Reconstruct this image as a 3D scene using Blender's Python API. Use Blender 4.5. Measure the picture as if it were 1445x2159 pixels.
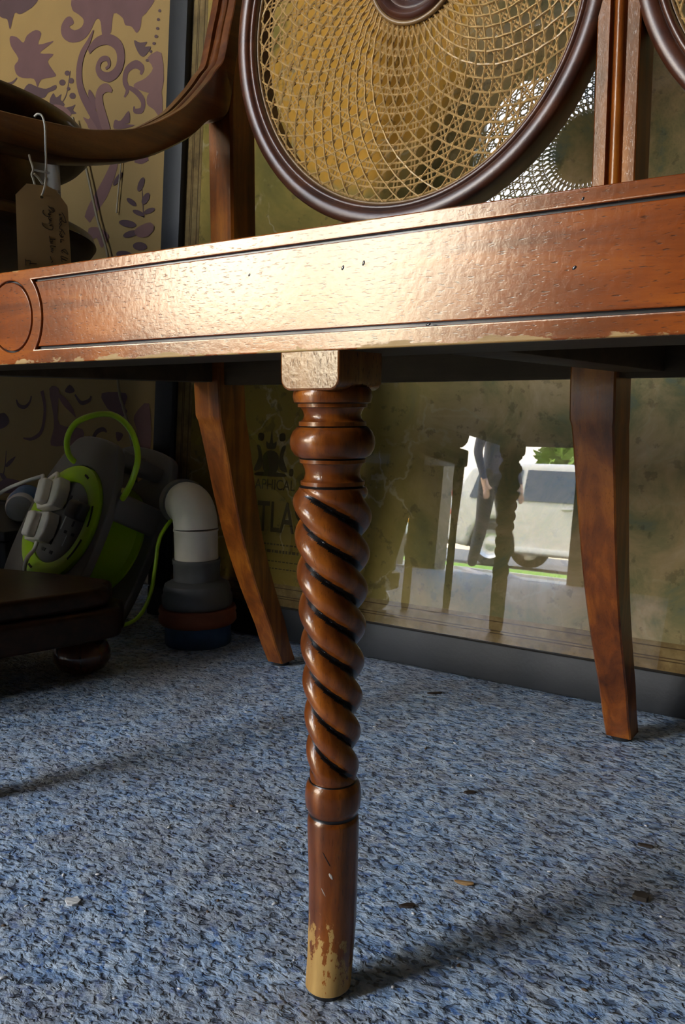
import bpy, bmesh, math, random
from mathutils import Vector, Matrix, noise
random.seed(7)
scene = bpy.context.scene
for o in list(bpy.data.objects):
    bpy.data.objects.remove(o)
COL = scene.collection

# ---------------------------------------------------------------- camera
cam_data = bpy.data.cameras.new('camera')
cam = bpy.data.objects.new('camera', cam_data)
COL.objects.link(cam)
scene.camera = cam
YAW, PITCH = math.radians(34.57), math.radians(7.11)
cam.location = (0.2540, -0.3555, 0.3200)
cam.rotation_euler = (math.radians(90) - PITCH, 0, YAW)
cam_data.sensor_fit = 'VERTICAL'
cam_data.sensor_height = 24.0
cam_data.lens = 24.0 * 1800.0 / 2159.0
cam_data.clip_start = 0.01
cam_data.clip_end = 200

# ---------------------------------------------------------------- daylight
world = bpy.data.worlds.new('daylight_sky')
scene.world = world
world.use_nodes = True
nt = world.node_tree
nt.nodes.clear()
w_out = nt.nodes.new('ShaderNodeOutputWorld')
w_bg = nt.nodes.new('ShaderNodeBackground')
w_tc = nt.nodes.new('ShaderNodeTexCoord')
w_sep = nt.nodes.new('ShaderNodeSeparateXYZ')
w_ramp = nt.nodes.new('ShaderNodeValToRGB')
e = w_ramp.color_ramp.elements
e[0].position, e[0].color = 0.0, (1.0, 0.84, 0.60, 1)
e[1].position, e[1].color = 0.75, (0.50, 0.68, 1.0, 1)
m = w_ramp.color_ramp.elements.new(0.22)
m.color = (0.98, 0.96, 0.92, 1)
nt.links.new(w_tc.outputs['Generated'], w_sep.inputs[0])
nt.links.new(w_sep.outputs['Z'], w_ramp.inputs[0])
nt.links.new(w_ramp.outputs[0], w_bg.inputs['Color'])
w_bg.inputs['Strength'].default_value = 9.0
nt.links.new(w_bg.outputs[0], w_out.inputs[0])

sun_data = bpy.data.lights.new('sun', 'SUN')
sun_data.energy = 22.0
sun_data.color = (1.0, 0.9, 0.74)
sun_data.angle = math.radians(0.6)
sun = bpy.data.objects.new('sun', sun_data)
COL.objects.link(sun)
sun.rotation_euler = Vector((0.62, -0.16, -0.76)).to_track_quat('-Z', 'Y').to_euler()

# openings of the shop front: x0, x1, z0, z1 (the wall stands at y = -2.5)
OPENINGS = [(-2.88, -1.885, 0.60, 1.46), (-2.10, -2.02, 0.0, 0.48), (-1.84, -1.13, 0.0, 2.60)]
for (x0, x1, z0, z1) in OPENINGS:                      # sky portals fill the openings
    ld = bpy.data.lights.new('window_portal', 'AREA')
    ld.shape = 'RECTANGLE'
    ld.size, ld.size_y = x1 - x0, z1 - z0
    ld.cycles.is_portal = True
    lo = bpy.data.objects.new('window_portal', ld)
    COL.objects.link(lo)
    lo.location = ((x0 + x1) / 2, -2.56, (z0 + z1) / 2)
    lo.rotation_euler = (math.radians(90), 0, 0)

vs = scene.view_settings
vs.view_transform = 'Standard'
vs.look = 'None'
vs.gamma = 1.0
vs.use_curve_mapping = False
vs.exposure = 1.5
scene.cycles.max_bounces = 7
scene.cycles.diffuse_bounces = 4
scene.cycles.glossy_bounces = 4
scene.cycles.transparent_max_bounces = 8
scene.cycles.use_adaptive_sampling = True
scene.cycles.adaptive_threshold = 0.06
scene.cycles.adaptive_min_samples = 16
scene.cycles.use_denoising = True
scene.cycles.sample_clamp_indirect = 8.0

# ---------------------------------------------------------------- helpers
def tag(o, label=None, cat=None, group=None, kind=None):
    if label: o['label'] = label
    if cat: o['category'] = cat
    if group: o['group'] = group
    if kind: o['kind'] = kind
    return o

def empty(name, loc=(0, 0, 0), label=None, cat=None, group=None):
    o = bpy.data.objects.new(name, None)
    COL.objects.link(o)
    o.location = loc
    o.empty_display_size = 0.05
    return tag(o, label, cat, group)

def link(name, me, mats, parent=None, smooth=True, loc=None):
    o = bpy.data.objects.new(name, me)
    COL.objects.link(o)
    if not isinstance(mats, (list, tuple)): mats = [mats]
    if len(me.materials) == 0:
        for m_ in mats: me.materials.append(m_)
    if smooth is not None:
        for p in me.polygons: p.use_smooth = bool(smooth)
    if parent: o.parent = parent
    if loc: o.location = loc
    return o

def from_bm(name, bm, mats, parent=None, smooth=False, loc=None, sharp=None):
    bmesh.ops.recalc_face_normals(bm, faces=bm.faces[:])
    me = bpy.data.meshes.new(name)
    bm.to_mesh(me)
    bm.free()
    o = link(name, me, mats, parent, smooth, loc)
    if sharp is not None:
        me.set_sharp_from_angle(angle=math.radians(sharp))
    return o

def bm_box(bm, x0, x1, y0, y1, z0, z1, bev=0.0, seg=2):
    r = bmesh.ops.create_cube(bm, size=1.0)
    vs_ = r['verts']
    for v in vs_:
        v.co = Vector(((x0 + x1) / 2 + v.co.x * (x1 - x0), (y0 + y1) / 2 + v.co.y * (y1 - y0), (z0 + z1) / 2 + v.co.z * (z1 - z0)))
    if bev > 0:
        es = list({e_ for v in vs_ for e_ in v.link_edges})
        bmesh.ops.bevel(bm, geom=es, offset=bev, segments=seg, profile=0.5, affect='EDGES')

def box(name, x0, x1, y0, y1, z0, z1, mat, parent=None, bev=0.0, seg=2):
    bm = bmesh.new()
    bm_box(bm, x0, x1, y0, y1, z0, z1, bev, seg)
    return from_bm(name, bm, mat, parent, smooth=bev > 0, sharp=40 if bev > 0 else None)

def bm_lathe(bm, prof, seg=48, cap=True, M=None):
    rings = []
    for (r, z) in prof:
        if r < 1e-6:
            v = bm.verts.new((0, 0, z)); rings.append([v])
        else:
            rings.append([bm.verts.new((r * math.cos(2 * math.pi * i / seg), r * math.sin(2 * math.pi * i / seg), z)) for i in range(seg)])
    for a, b in zip(rings[:-1], rings[1:]):
        if len(a) == 1 and len(b) == 1: continue
        for i in range(seg):
            j = (i + 1) % seg
            if len(a) == 1: bm.faces.new((a[0], b[i], b[j]))
            elif len(b) == 1: bm.faces.new((a[i], b[0], a[j]))
            else: bm.faces.new((a[i], a[j], b[j], b[i]))
    if cap:
        for r_ in (rings[0], rings[-1]):
            if len(r_) > 2: bm.faces.new(r_)
    if M is not None:
        for r_ in rings:
            for v in r_: v.co = M @ v.co

def lathe(name, prof, mat, parent=None, seg=48, loc=None, cap=True, M=None, sharp=45):
    bm = bmesh.new()
    bm_lathe(bm, prof, seg, cap, M)
    return from_bm(name, bm, mat, parent, smooth=True, loc=loc, sharp=sharp)

def catmull(pts, n=6, closed=False):
    P = [Vector(p) for p in pts]
    out = []
    N = len(P)
    rng = range(N) if closed else range(N - 1)
    for i in rng:
        if closed: p0, p1, p2, p3 = P[i - 1], P[i], P[(i + 1) % N], P[(i + 2) % N]
        else: p0, p1, p2, p3 = P[max(i - 1, 0)], P[i], P[i + 1], P[min(i + 2, N - 1)]
        for k in range(n):
            t = k / n
            out.append(0.5 * ((2 * p1) + (p2 - p0) * t + (2 * p0 - 5 * p1 + 4 * p2 - p3) * t * t + (3 * p1 - p0 - 3 * p2 + p3) * t ** 3))
    if not closed: out.append(P[-1])
    return out

def bm_tube(bm, pts, r, seg=10, closed=False, cap=True):
    P = [Vector(p) for p in pts]
    rings = []
    prev = None
    N = len(P)
    for i, p in enumerate(P):
        if closed: t = (P[(i + 1) % N] - P[i - 1])
        else: t = P[min(i + 1, N - 1)] - P[max(i - 1, 0)]
        t.normalize()
        if prev is None:
            ref = Vector((0, 0, 1)) if abs(t.z) < 0.9 else Vector((1, 0, 0))
            nrm = t.cross(ref).normalized()
        else:
            nrm = (prev - t * prev.dot(t)).normalized()
        prev = nrm
        b = t.cross(nrm)
        rr = r(i / max(N - 1, 1)) if callable(r) else r
        rings.append([bm.verts.new(p + rr * (math.cos(2 * math.pi * k / seg) * nrm + math.sin(2 * math.pi * k / seg) * b)) for k in range(seg)])
    pairs = list(zip(rings[:-1], rings[1:]))
    if closed: pairs.append((rings[-1], rings[0]))
    for a, b in pairs:
        for k in range(seg):
            j = (k + 1) % seg
            bm.faces.new((a[k], a[j], b[j], b[k]))
    if cap and not closed:
        bm.faces.new(rings[0][::-1]); bm.faces.new(rings[-1])

def tube(name, pts, r, mat, parent=None, seg=10, n=6, closed=False):
    bm = bmesh.new()
    bm_tube(bm, catmull(pts, n, closed) if n else pts, r, seg, closed)
    return from_bm(name, bm, mat, parent, smooth=True, sharp=60)

def plate_mesh(name, loops, depth, bevel=0.0, res=3):
    """A flat plate in XY from closed outlines (the second and later ones are holes), as thick as depth, bevelled."""
    cu = bpy.data.curves.new(name, 'CURVE')
    cu.dimensions = '2D'
    cu.fill_mode = 'BOTH'
    cu.extrude = max(depth / 2 - bevel, 0.00001)
    cu.bevel_depth = bevel
    cu.bevel_resolution = res
    cu.offset = -bevel
    for lp in loops:
        sp = cu.splines.new('POLY')
        sp.points.add(len(lp) - 1)
        for q, p in zip(sp.points, lp): q.co = (p[0], p[1], 0, 1)
        sp.use_cyclic_u = True
    tmp = bpy.data.objects.new('tmp_plate', cu)
    COL.objects.link(tmp)
    me = bpy.data.meshes.new_from_object(tmp.evaluated_get(bpy.context.evaluated_depsgraph_get()))
    bpy.data.objects.remove(tmp)
    bpy.data.curves.remove(cu)
    me.name = name
    me.materials.clear()
    return me

def plate(name, loops, depth, mat, parent=None, M=None, bevel=0.0, sharp=35):
    me = plate_mesh(name, loops, depth, bevel)
    if M is not None: me.transform(M)
    o = link(name, me, mat, parent, True)
    me.set_sharp_from_angle(angle=math.radians(sharp))
    return o

def circle(cx, cy, r, n=48, a0=0.0, a1=2 * math.pi, rev=False):
    full = abs(a1 - a0 - 2 * math.pi) < 1e-6
    m_ = n if full else n - 1
    L = [(cx + r * math.cos(a0 + (a1 - a0) * i / m_), cy + r * math.sin(a0 + (a1 - a0) * i / m_)) for i in range(n)]
    return L[::-1] if rev else L

XZ = Matrix(((1, 0, 0, 0), (0, 0, 1, 0), (0, 1, 0, 0), (0, 0, 0, 1)))      # plate XY -> world XZ, thickness along Y

def copy_tree(o, parent=None):
    c = o.copy()
    COL.objects.link(c)
    c.parent = parent
    for ch in list(o.children): copy_tree(ch, c)
    return c

# ---------------------------------------------------------------- materials
def new_mat(name):
    m_ = bpy.data.materials.new(name)
    m_.use_nodes = True
    n = m_.node_tree.nodes
    return m_, n, m_.node_tree.links, n['Principled BSDF']

def principled(name, col, rough=0.5, metal=0.0, coat=0.0, coat_rough=0.1, bump=0.0, bscale=200.0, var=0.0, vscale=8.0):
    m_, n, l, p = new_mat(name)
    p.inputs['Base Color'].default_value = (*col, 1)
    p.inputs['Roughness'].default_value = rough
    p.inputs['Metallic'].default_value = metal
    p.inputs['Coat Weight'].default_value = coat
    p.inputs['Coat Roughness'].default_value = coat_rough
    tc = n.new('ShaderNodeTexCoord')
    if var > 0:
        nz = n.new('ShaderNodeTexNoise'); nz.inputs['Scale'].default_value = vscale; nz.inputs['Detail'].default_value = 5
        mx = n.new('ShaderNodeMix'); mx.data_type = 'RGBA'
        mx.inputs['A'].default_value = (*[c * (1 - var) for c in col], 1)
        mx.inputs['B'].default_value = (*[min(c * (1 + var), 1) for c in col], 1)
        l.new(tc.outputs['Object'], nz.inputs['Vector']); l.new(nz.outputs['Fac'], mx.inputs['Factor']); l.new(mx.outputs['Result'], p.inputs['Base Color'])
    if bump > 0:
        nb = n.new('ShaderNodeTexNoise'); nb.inputs['Scale'].default_value = bscale; nb.inputs['Detail'].default_value = 4
        b = n.new('ShaderNodeBump'); b.inputs['Strength'].default_value = bump; b.inputs['Distance'].default_value = 0.002
        l.new(tc.outputs['Object'], nb.inputs['Vector']); l.new(nb.outputs['Fac'], b.inputs['Height']); l.new(b.outputs['Normal'], p.inputs['Normal'])
    return m_

def math_node(n, l, op, a, b=None, c=None):
    q = n.new('ShaderNodeMath'); q.operation = op
    for i, v in enumerate((a, b, c)):
        if v is None: continue
        if isinstance(v, (int, float)): q.inputs[i].default_value = v
        else: l.new(v, q.inputs[i])
    return q.outputs[0]

def mixc(n, l, fac, a, b):
    mx = n.new('ShaderNodeMix'); mx.data_type = 'RGBA'
    if isinstance(fac, (int, float)): mx.inputs['Factor'].default_value = fac
    else: l.new(fac, mx.inputs['Factor'])
    for key, v in (('A', a), ('B', b)):
        if isinstance(v, tuple): mx.inputs[key].default_value = (*v, 1)
        else: l.new(v, mx.inputs[key])
    return mx.outputs['Result']

def tex_noise(n, l, vec, scale, detail=4, rough=0.55, dist=0.0):
    t = n.new('ShaderNodeTexNoise')
    t.inputs['Scale'].default_value = scale
    t.inputs['Detail'].default_value = detail
    t.inputs['Roughness'].default_value = rough
    t.inputs['Distortion'].default_value = dist
    l.new(vec, t.inputs['Vector'])
    return t.outputs['Fac']

def mapping(n, l, sx, sy, sz):
    tc = n.new('ShaderNodeTexCoord'); mp = n.new('ShaderNodeMapping')
    mp.inputs['Scale'].default_value = (sx, sy, sz)
    l.new(tc.outputs['Object'], mp.inputs['Vector'])
    return mp.outputs['Vector']

def ramp(n, l, fac, stops):
    r = n.new('ShaderNodeValToRGB')
    el = r.color_ramp.elements
    el[0].position, el[0].color = stops[0][0], (*stops[0][1], 1)
    el[1].position, el[1].color = stops[-1][0], (*stops[-1][1], 1)
    for pos, c in stops[1:-1]:
        q = el.new(pos); q.color = (*c, 1)
    l.new(fac, r.inputs[0])
    return r.outputs[0]

def step(n, l, v, lo, hi):
    r = n.new('ShaderNodeMapRange'); r.interpolation_type = 'SMOOTHSTEP'
    r.inputs['From Min'].default_value = lo; r.inputs['From Max'].default_value = hi
    l.new(v, r.inputs['Value'])
    return r.outputs['Result']

def wood(name, dark, mid, light, axis='x', rough=0.34, coat=0.5, coat_rough=0.14, fleck=0.6, wear=None, bump=0.25, spec=0.3, tint=(1.0, 0.80, 0.52)):
    """Polished mahogany: streaked colour and pores run along the axis; wear(n, l, pos) may return a bare-wood mask."""
    m_, n, l, p = new_mat(name)
    st = {'x': (5, 60, 60), 'y': (60, 5, 60), 'z': (60, 60, 5)}[axis]
    pore = {'x': (210, 1250, 1250), 'y': (1250, 210, 1250), 'z': (1250, 1250, 210)}[axis]
    v1 = mapping(n, l, *st)
    v2 = mapping(n, l, *pore)
    f1 = tex_noise(n, l, v1, 1.0, 6, 0.6, 0.6)
    tc = n.new('ShaderNodeTexCoord')
    f0 = tex_noise(n, l, tc.outputs['Object'], 14.0, 3)
    mix01 = math_node(n, l, 'ADD', math_node(n, l, 'MULTIPLY', f1, 0.6), math_node(n, l, 'MULTIPLY', f0, 0.4))
    col = ramp(n, l, mix01, [(0.34, dark), (0.5, mid), (0.66, light)])
    f2 = tex_noise(n, l, v2, 1.0, 2, 0.5)
    pores = step(n, l, f2, 0.58, 0.72)
    col = mixc(n, l, math_node(n, l, 'MULTIPLY', pores, fleck), col, tuple(c * 0.18 for c in dark))
    rough_out = None
    if wear is not None:
        mask = wear(n, l, tc.outputs['Object'])
        pale = ramp(n, l, f1, [(0.3, (0.26, 0.125, 0.030)), (0.7, (0.54, 0.33, 0.105))])
        col = mixc(n, l, mask, col, pale)
        inv = math_node(n, l, 'SUBTRACT', 1.0, mask)
        l.new(math_node(n, l, 'MULTIPLY', inv, coat), p.inputs['Coat Weight'])
        rough_out = math_node(n, l, 'MULTIPLY_ADD', mask, 0.3, rough)
    else:
        p.inputs['Coat Weight'].default_value = coat
    l.new(col, p.inputs['Base Color'])
    if rough_out is None: p.inputs['Roughness'].default_value = rough
    else: l.new(rough_out, p.inputs['Roughness'])
    p.inputs['Coat Roughness'].default_value = coat_rough
    p.inputs['Specular IOR Level'].default_value = spec
    p.inputs['Specular Tint'].default_value = (*tint, 1)
    b = n.new('ShaderNodeBump'); b.inputs['Strength'].default_value = bump; b.inputs['Distance'].default_value = 0.0006
    hb = math_node(n, l, 'SUBTRACT', tex_noise(n, l, tc.outputs['Object'], 260.0, 3), math_node(n, l, 'MULTIPLY', pores, 0.5))
    l.new(hb, b.inputs['Height'])
    l.new(b.outputs['Normal'], p.inputs['Normal'])
    l.new(b.outputs['Normal'], p.inputs['Coat Normal'])
    return m_

def sep(n, l, vec):
    s_ = n.new('ShaderNodeSeparateXYZ'); l.new(vec, s_.inputs[0])
    return s_.outputs

def rail_wear(n, l, pos):
    s_ = sep(n, l, pos)
    mp = n.new('ShaderNodeMapping'); mp.inputs['Scale'].default_value = (55, 55, 160); l.new(pos, mp.inputs['Vector'])
    nz = tex_noise(n, l, mp.outputs['Vector'], 1.0, 5, 0.65)
    low = math_node(n, l, 'MULTIPLY_ADD', math_node(n, l, 'SUBTRACT', nz, 0.5), 0.018, 0.3466)
    a = step(n, l, math_node(n, l, 'SUBTRACT', low, s_['Z']), -0.0012, 0.0)
    hi = math_node(n, l, 'MULTIPLY_ADD', math_node(n, l, 'SUBTRACT', nz, 0.5), -0.007, 0.4042)
    b = step(n, l, math_node(n, l, 'SUBTRACT', s_['Z'], hi), -0.0008, 0.0)
    scr = n.new('ShaderNodeMapping'); scr.inputs['Scale'].default_value = (40, 40, 900); scr.inputs['Rotation'].default_value = (0, 0.2, 0)
    l.new(pos, scr.inputs['Vector'])
    sc = step(n, l, tex_noise(n, l, scr.outputs['Vector'], 1.0, 2), 0.76, 0.80)
    return math_node(n, l, 'MAXIMUM', math_node(n, l, 'MAXIMUM', a, b), math_node(n, l, 'MULTIPLY', sc, 0.5))

def foot_wear(n, l, pos):
    s_ = sep(n, l, pos)
    mp = n.new('ShaderNodeMapping'); mp.inputs['Scale'].default_value = (230, 230, 110); l.new(pos, mp.inputs['Vector'])
    nz = tex_noise(n, l, mp.outputs['Vector'], 1.0, 6, 0.72)
    side = math_node(n, l, 'ADD', math_node(n, l, 'MULTIPLY', s_['X'], 0.62), math_node(n, l, 'MULTIPLY', s_['Y'], 0.70))
    lim = math_node(n, l, 'MULTIPLY_ADD', math_node(n, l, 'SUBTRACT', nz, 0.5), 0.16, 0.026)
    lim = math_node(n, l, 'SUBTRACT', lim, side)
    return step(n, l, math_node(n, l, 'SUBTRACT', lim, s_['Z']), -0.001, 0.0015)

def worn_flecks(n, l, pos):
    mp = n.new('ShaderNodeMapping'); mp.inputs['Scale'].default_value = (120, 120, 260); l.new(pos, mp.inputs['Vector'])
    return math_node(n, l, 'MULTIPLY', step(n, l, tex_noise(n, l, mp.outputs['Vector'], 1.0, 3), 0.72, 0.76), 0.6)

MAH_D, MAH_M, MAH_L = (0.055, 0.012, 0.003), (0.21, 0.052, 0.006), (0.44, 0.135, 0.013)
W_RAIL = wood('rail_mahogany', (0.10, 0.022, 0.004), (0.27, 0.057, 0.0045), (0.48, 0.125, 0.008), 'x', 0.205, 0.22, 0.15, 0.65, rail_wear, 0.13, 0.68, (1.0, 0.94, 0.72))
W_PANEL = wood('panel_mahogany', (0.11, 0.022, 0.004), (0.26, 0.052, 0.004), (0.46, 0.112, 0.007), 'x', 0.205, 0.22, 0.15, 0.75, None, 0.13, 0.68, (1.0, 0.94, 0.72))
W_LEG = wood('turned_leg_mahogany', (0.045, 0.010, 0.003), (0.165, 0.040, 0.005), (0.42, 0.122, 0.012), 'z', 0.30, 0.45, 0.13, 0.35, foot_wear, 0.15, 0.4)
W_BLOCK = wood('leg_block_mahogany', (0.08, 0.022, 0.006), (0.20, 0.065, 0.014), (0.34, 0.13, 0.035), 'z', 0.22, 0.25, 0.15, 0.6, worn_flecks, 0.2, 0.7, (1.0, 0.94, 0.72))
W_POST = wood('back_mahogany', MAH_D, MAH_M, MAH_L, 'z', 0.32, 0.45, 0.16, 0.35, None, 0.15, 0.4)
W_ARM = wood('arm_mahogany', (0.035, 0.009, 0.003), (0.10, 0.027, 0.006), (0.19, 0.058, 0.010), 'y', 0.32, 0.45, 0.16, 0.35, None, 0.15, 0.4)
W_RING = wood('ring_mahogany', (0.030, 0.009, 0.005), (0.075, 0.022, 0.009), (0.125, 0.040, 0.014), 'x', 0.36, 0.5, 0.30, 0.3, None, 0.12, 0.5, (1, 0.95, 0.95))
W_INNER = wood('unpolished_frame_wood', (0.022, 0.013, 0.007), (0.040, 0.024, 0.012), (0.065, 0.040, 0.020), 'x', 0.6, 0.0, 0.3, 0.3, None, 0.3)
W_TABLE = wood('dark_table_wood', (0.010, 0.005, 0.003), (0.024, 0.010, 0.006), (0.045, 0.017, 0.009), 'x', 0.38, 0.12, 0.12, 0.2, None, 0.1, 0.2)
M_EBONY_SHADE = principled('ebonised_line_and_groove_shade', (0.006, 0.004, 0.003), 0.35, coat=0.3)
M_GLIDE = principled('black_rubber_glide', (0.01, 0.01, 0.01), 0.6)
M_CANE = principled('cane_strand', (0.62, 0.40, 0.16), 0.42, coat=0.25, coat_rough=0.25, var=0.35, vscale=90)
M_BEAD = principled('cane_edging', (0.26, 0.15, 0.055), 0.45, coat=0.3, var=0.3, vscale=60)
M_HESSIAN = principled('seat_hessian', (0.035, 0.026, 0.018), 0.9, bump=0.6, bscale=400, var=0.3, vscale=60)
M_DENT = principled('bruised_wood', (0.012, 0.008, 0.006), 0.25, coat=0.6)

# ---------------------------------------------------------------- floor, walls, ceiling
def floor_material():
    m_, n, l, p = new_mat('worn_blue_floor_paint')
    tc = n.new('ShaderNodeTexCoord'); pos = tc.outputs['Object']
    mp = n.new('ShaderNodeMapping'); mp.inputs['Scale'].default_value = (0.8, 1.15, 1); mp.inputs['Rotation'].default_value = (0, 0, -0.6)
    l.new(pos, mp.inputs['Vector'])
    vec = mp.outputs['Vector']
    fine = tex_noise(n, l, vec, 420, 3, 0.6)
    pitn = tex_noise(n, l, vec, 200, 2, 0.5, 0.6)
    mid = tex_noise(n, l, vec, 84, 5, 0.62, 0.3)
    big = tex_noise(n, l, pos, 5.0, 5, 0.6)
    big2 = tex_noise(n, l, pos, 24, 5, 0.65)
    blue = ramp(n, l, mid, [(0.36, (0.17, 0.28, 0.48)), (0.48, (0.34, 0.47, 0.65)), (0.62, (0.58, 0.68, 0.79))])
    deep = step(n, l, math_node(n, l, 'ADD', math_node(n, l, 'MULTIPLY', tex_noise(n, l, vec, 150, 2), 0.7), math_node(n, l, 'MULTIPLY', big2, 0.3)), 0.545, 0.60)
    blue = mixc(n, l, math_node(n, l, 'MULTIPLY', deep, 0.85), blue, (0.055, 0.17, 0.46))
    dirt = ramp(n, l, fine, [(0.35, (0.17, 0.155, 0.14)), (0.65, (0.56, 0.53, 0.49))])
    dmask = step(n, l, math_node(n, l, 'ADD', math_node(n, l, 'MULTIPLY', big, 0.45), math_node(n, l, 'MULTIPLY', big2, 0.55)), 0.43, 0.60)
    col = mixc(n, l, math_node(n, l, 'MULTIPLY', dmask, 0.62), blue, dirt)
    pits = step(n, l, math_node(n, l, 'ADD', math_node(n, l, 'MULTIPLY', pitn, 0.75), math_node(n, l, 'MULTIPLY', mid, 0.25)), 0.465, 0.395)
    col = mixc(n, l, math_node(n, l, 'MULTIPLY', pits, 0.72), col, (0.040, 0.055, 0.085))
    l.new(col, p.inputs['Base Color'])
    p.inputs['Roughness'].default_value = 0.5
    p.inputs['Coat Weight'].default_value = 0.15
    p.inputs['Coat Roughness'].default_value = 0.35
    b = n.new('ShaderNodeBump'); b.inputs['Strength'].default_value = 1.0; b.inputs['Distance'].default_value = 0.0035
    hgt = math_node(n, l, 'SUBTRACT', math_node(n, l, 'ADD', math_node(n, l, 'MULTIPLY', mid, 0.9), math_node(n, l, 'MULTIPLY', pitn, 0.5)), math_node(n, l, 'MULTIPLY', pits, 0.30))
    l.new(hgt, b.inputs['Height']); l.new(b.outputs['Normal'], p.inputs['Normal'])
    return m_

def struct(o, label=None):
    o['kind'] = 'structure'
    if label: o['label'] = label
    return o

M_FLOOR = floor_material()
M_WALLPAPER = principled('ochre_wallpaper_ground', (0.31, 0.20, 0.064), 0.7, var=0.14, vscale=9, bump=0.15, bscale=300)
M_MAUVE = principled('mauve_wallpaper_print', (0.125, 0.058, 0.060), 0.7, var=0.22, vscale=26)
M_MAUVE_D = principled('dark_mauve_wallpaper_print', (0.080, 0.040, 0.044), 0.7, var=0.2, vscale=30)
M_PINK = principled('dusty_pink_wallpaper_print', (0.175, 0.085, 0.075), 0.7, var=0.22, vscale=22)
M_PLAIN = principled('old_plaster', (0.20, 0.16, 0.12), 0.85, var=0.12, vscale=3)
M_CEIL = principled('ceiling_white', (0.62, 0.60, 0.56), 0.9, var=0.05)
M_SKIRT = principled('dark_skirting_paint', (0.03, 0.028, 0.027), 0.5, var=0.2)
M_SHOPFRONT = principled('dark_shopfront_paint', (0.035, 0.045, 0.05), 0.4, var=0.15)

XL, XR, YB, YF, ZC = -4.3, 2.6, 0.70, -2.5, 3.0
struct(box('floor', XL, XR, YF - 0.06, YB + 0.06, -0.06, 0.0, M_FLOOR), 'worn blue-painted stippled floor')
struct(box('ceiling', XL, XR, YF, YB, ZC, ZC + 0.06, M_CEIL), 'plain white ceiling above the shop')
WALL = struct(box('wall_back', XL, XR, YB, YB + 0.06, 0, ZC, M_WALLPAPER), 'ochre wall papered with mauve scrolling foliage')
struct(box('wall_left', XL - 0.06, XL, YF, YB, 0, ZC, M_PLAIN), 'plain plaster side wall by the shop window')
struct(box('wall_right', XR, XR + 0.06, YF, YB, 0, ZC, M_PLAIN), 'plain plaster side wall away from the window')
struct(box('baseboard_back', XL, XR, YB - 0.016, YB - 0.0005, 0.0, 0.125, M_SKIRT, bev=0.004), 'dark skirting board under the wallpaper')
bm = bmesh.new()
Y0, Y1 = YF - 0.12, YF
for a, b in ((XL, -2.10), (-2.02, -1.84), (-1.13, XR)): bm_box(bm, a, b, Y0, Y1, 0, 0.48)
for a, b in ((XL, -1.84), (-1.13, XR)): bm_box(bm, a, b, Y0, Y1, 0.48, 0.60)
for a, b in ((XL, -2.88), (-1.885, -1.84), (-1.13, XR)): bm_box(bm, a, b, Y0, Y1, 0.60, 1.46)
for a, b in ((XL, -1.84), (-1.13, XR)): bm_box(bm, a, b, Y0, Y1, 1.46, 2.60)
bm_box(bm, XL, XR, Y0, Y1, 2.60, ZC)
struct(from_bm('wall_front', bm, M_SHOPFRONT), 'dark painted shop front with window and open doorway')
wf = empty('window_1', (-2.3825, YF, 0.60)); struct(wf, 'low display window of the shop front')
for a, b, c, d in ((-0.4975, -0.475, 0, 0.86), (0.475, 0.4975, 0, 0.86), (-0.475, 0.475, 0, 0.03), (-0.475, 0.475, 0.83, 0.86)):
    box('window_frame', a, b, -0.09, -0.03, c, d, M_SHOPFRONT, wf, bev=0.006)
dr = empty('door_1', (-1.125, YF - 0.85, 0)); struct(dr, 'blue-grey door leaf folded back against the pavement side')
box('door_leaf', -0.0, 0.045, 0.0, 0.72, 0.01, 2.05, principled('blue_grey_door_paint', (0.10, 0.14, 0.16), 0.4, var=0.1), dr, bev=0.004)
lathe('door_handle', [(0.0, 0.0), (0.012, 0.0), (0.010, 0.03), (0.026, 0.045), (0.024, 0.062), (0.0, 0.068)], principled('brass', (0.5, 0.33, 0.1), 0.3, 1.0), dr, 20,
      M=Matrix.Translation((0.044, 0.66, 1.0)) @ Matrix.Rotation(math.pi / 2, 4, 'Y'))

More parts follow.
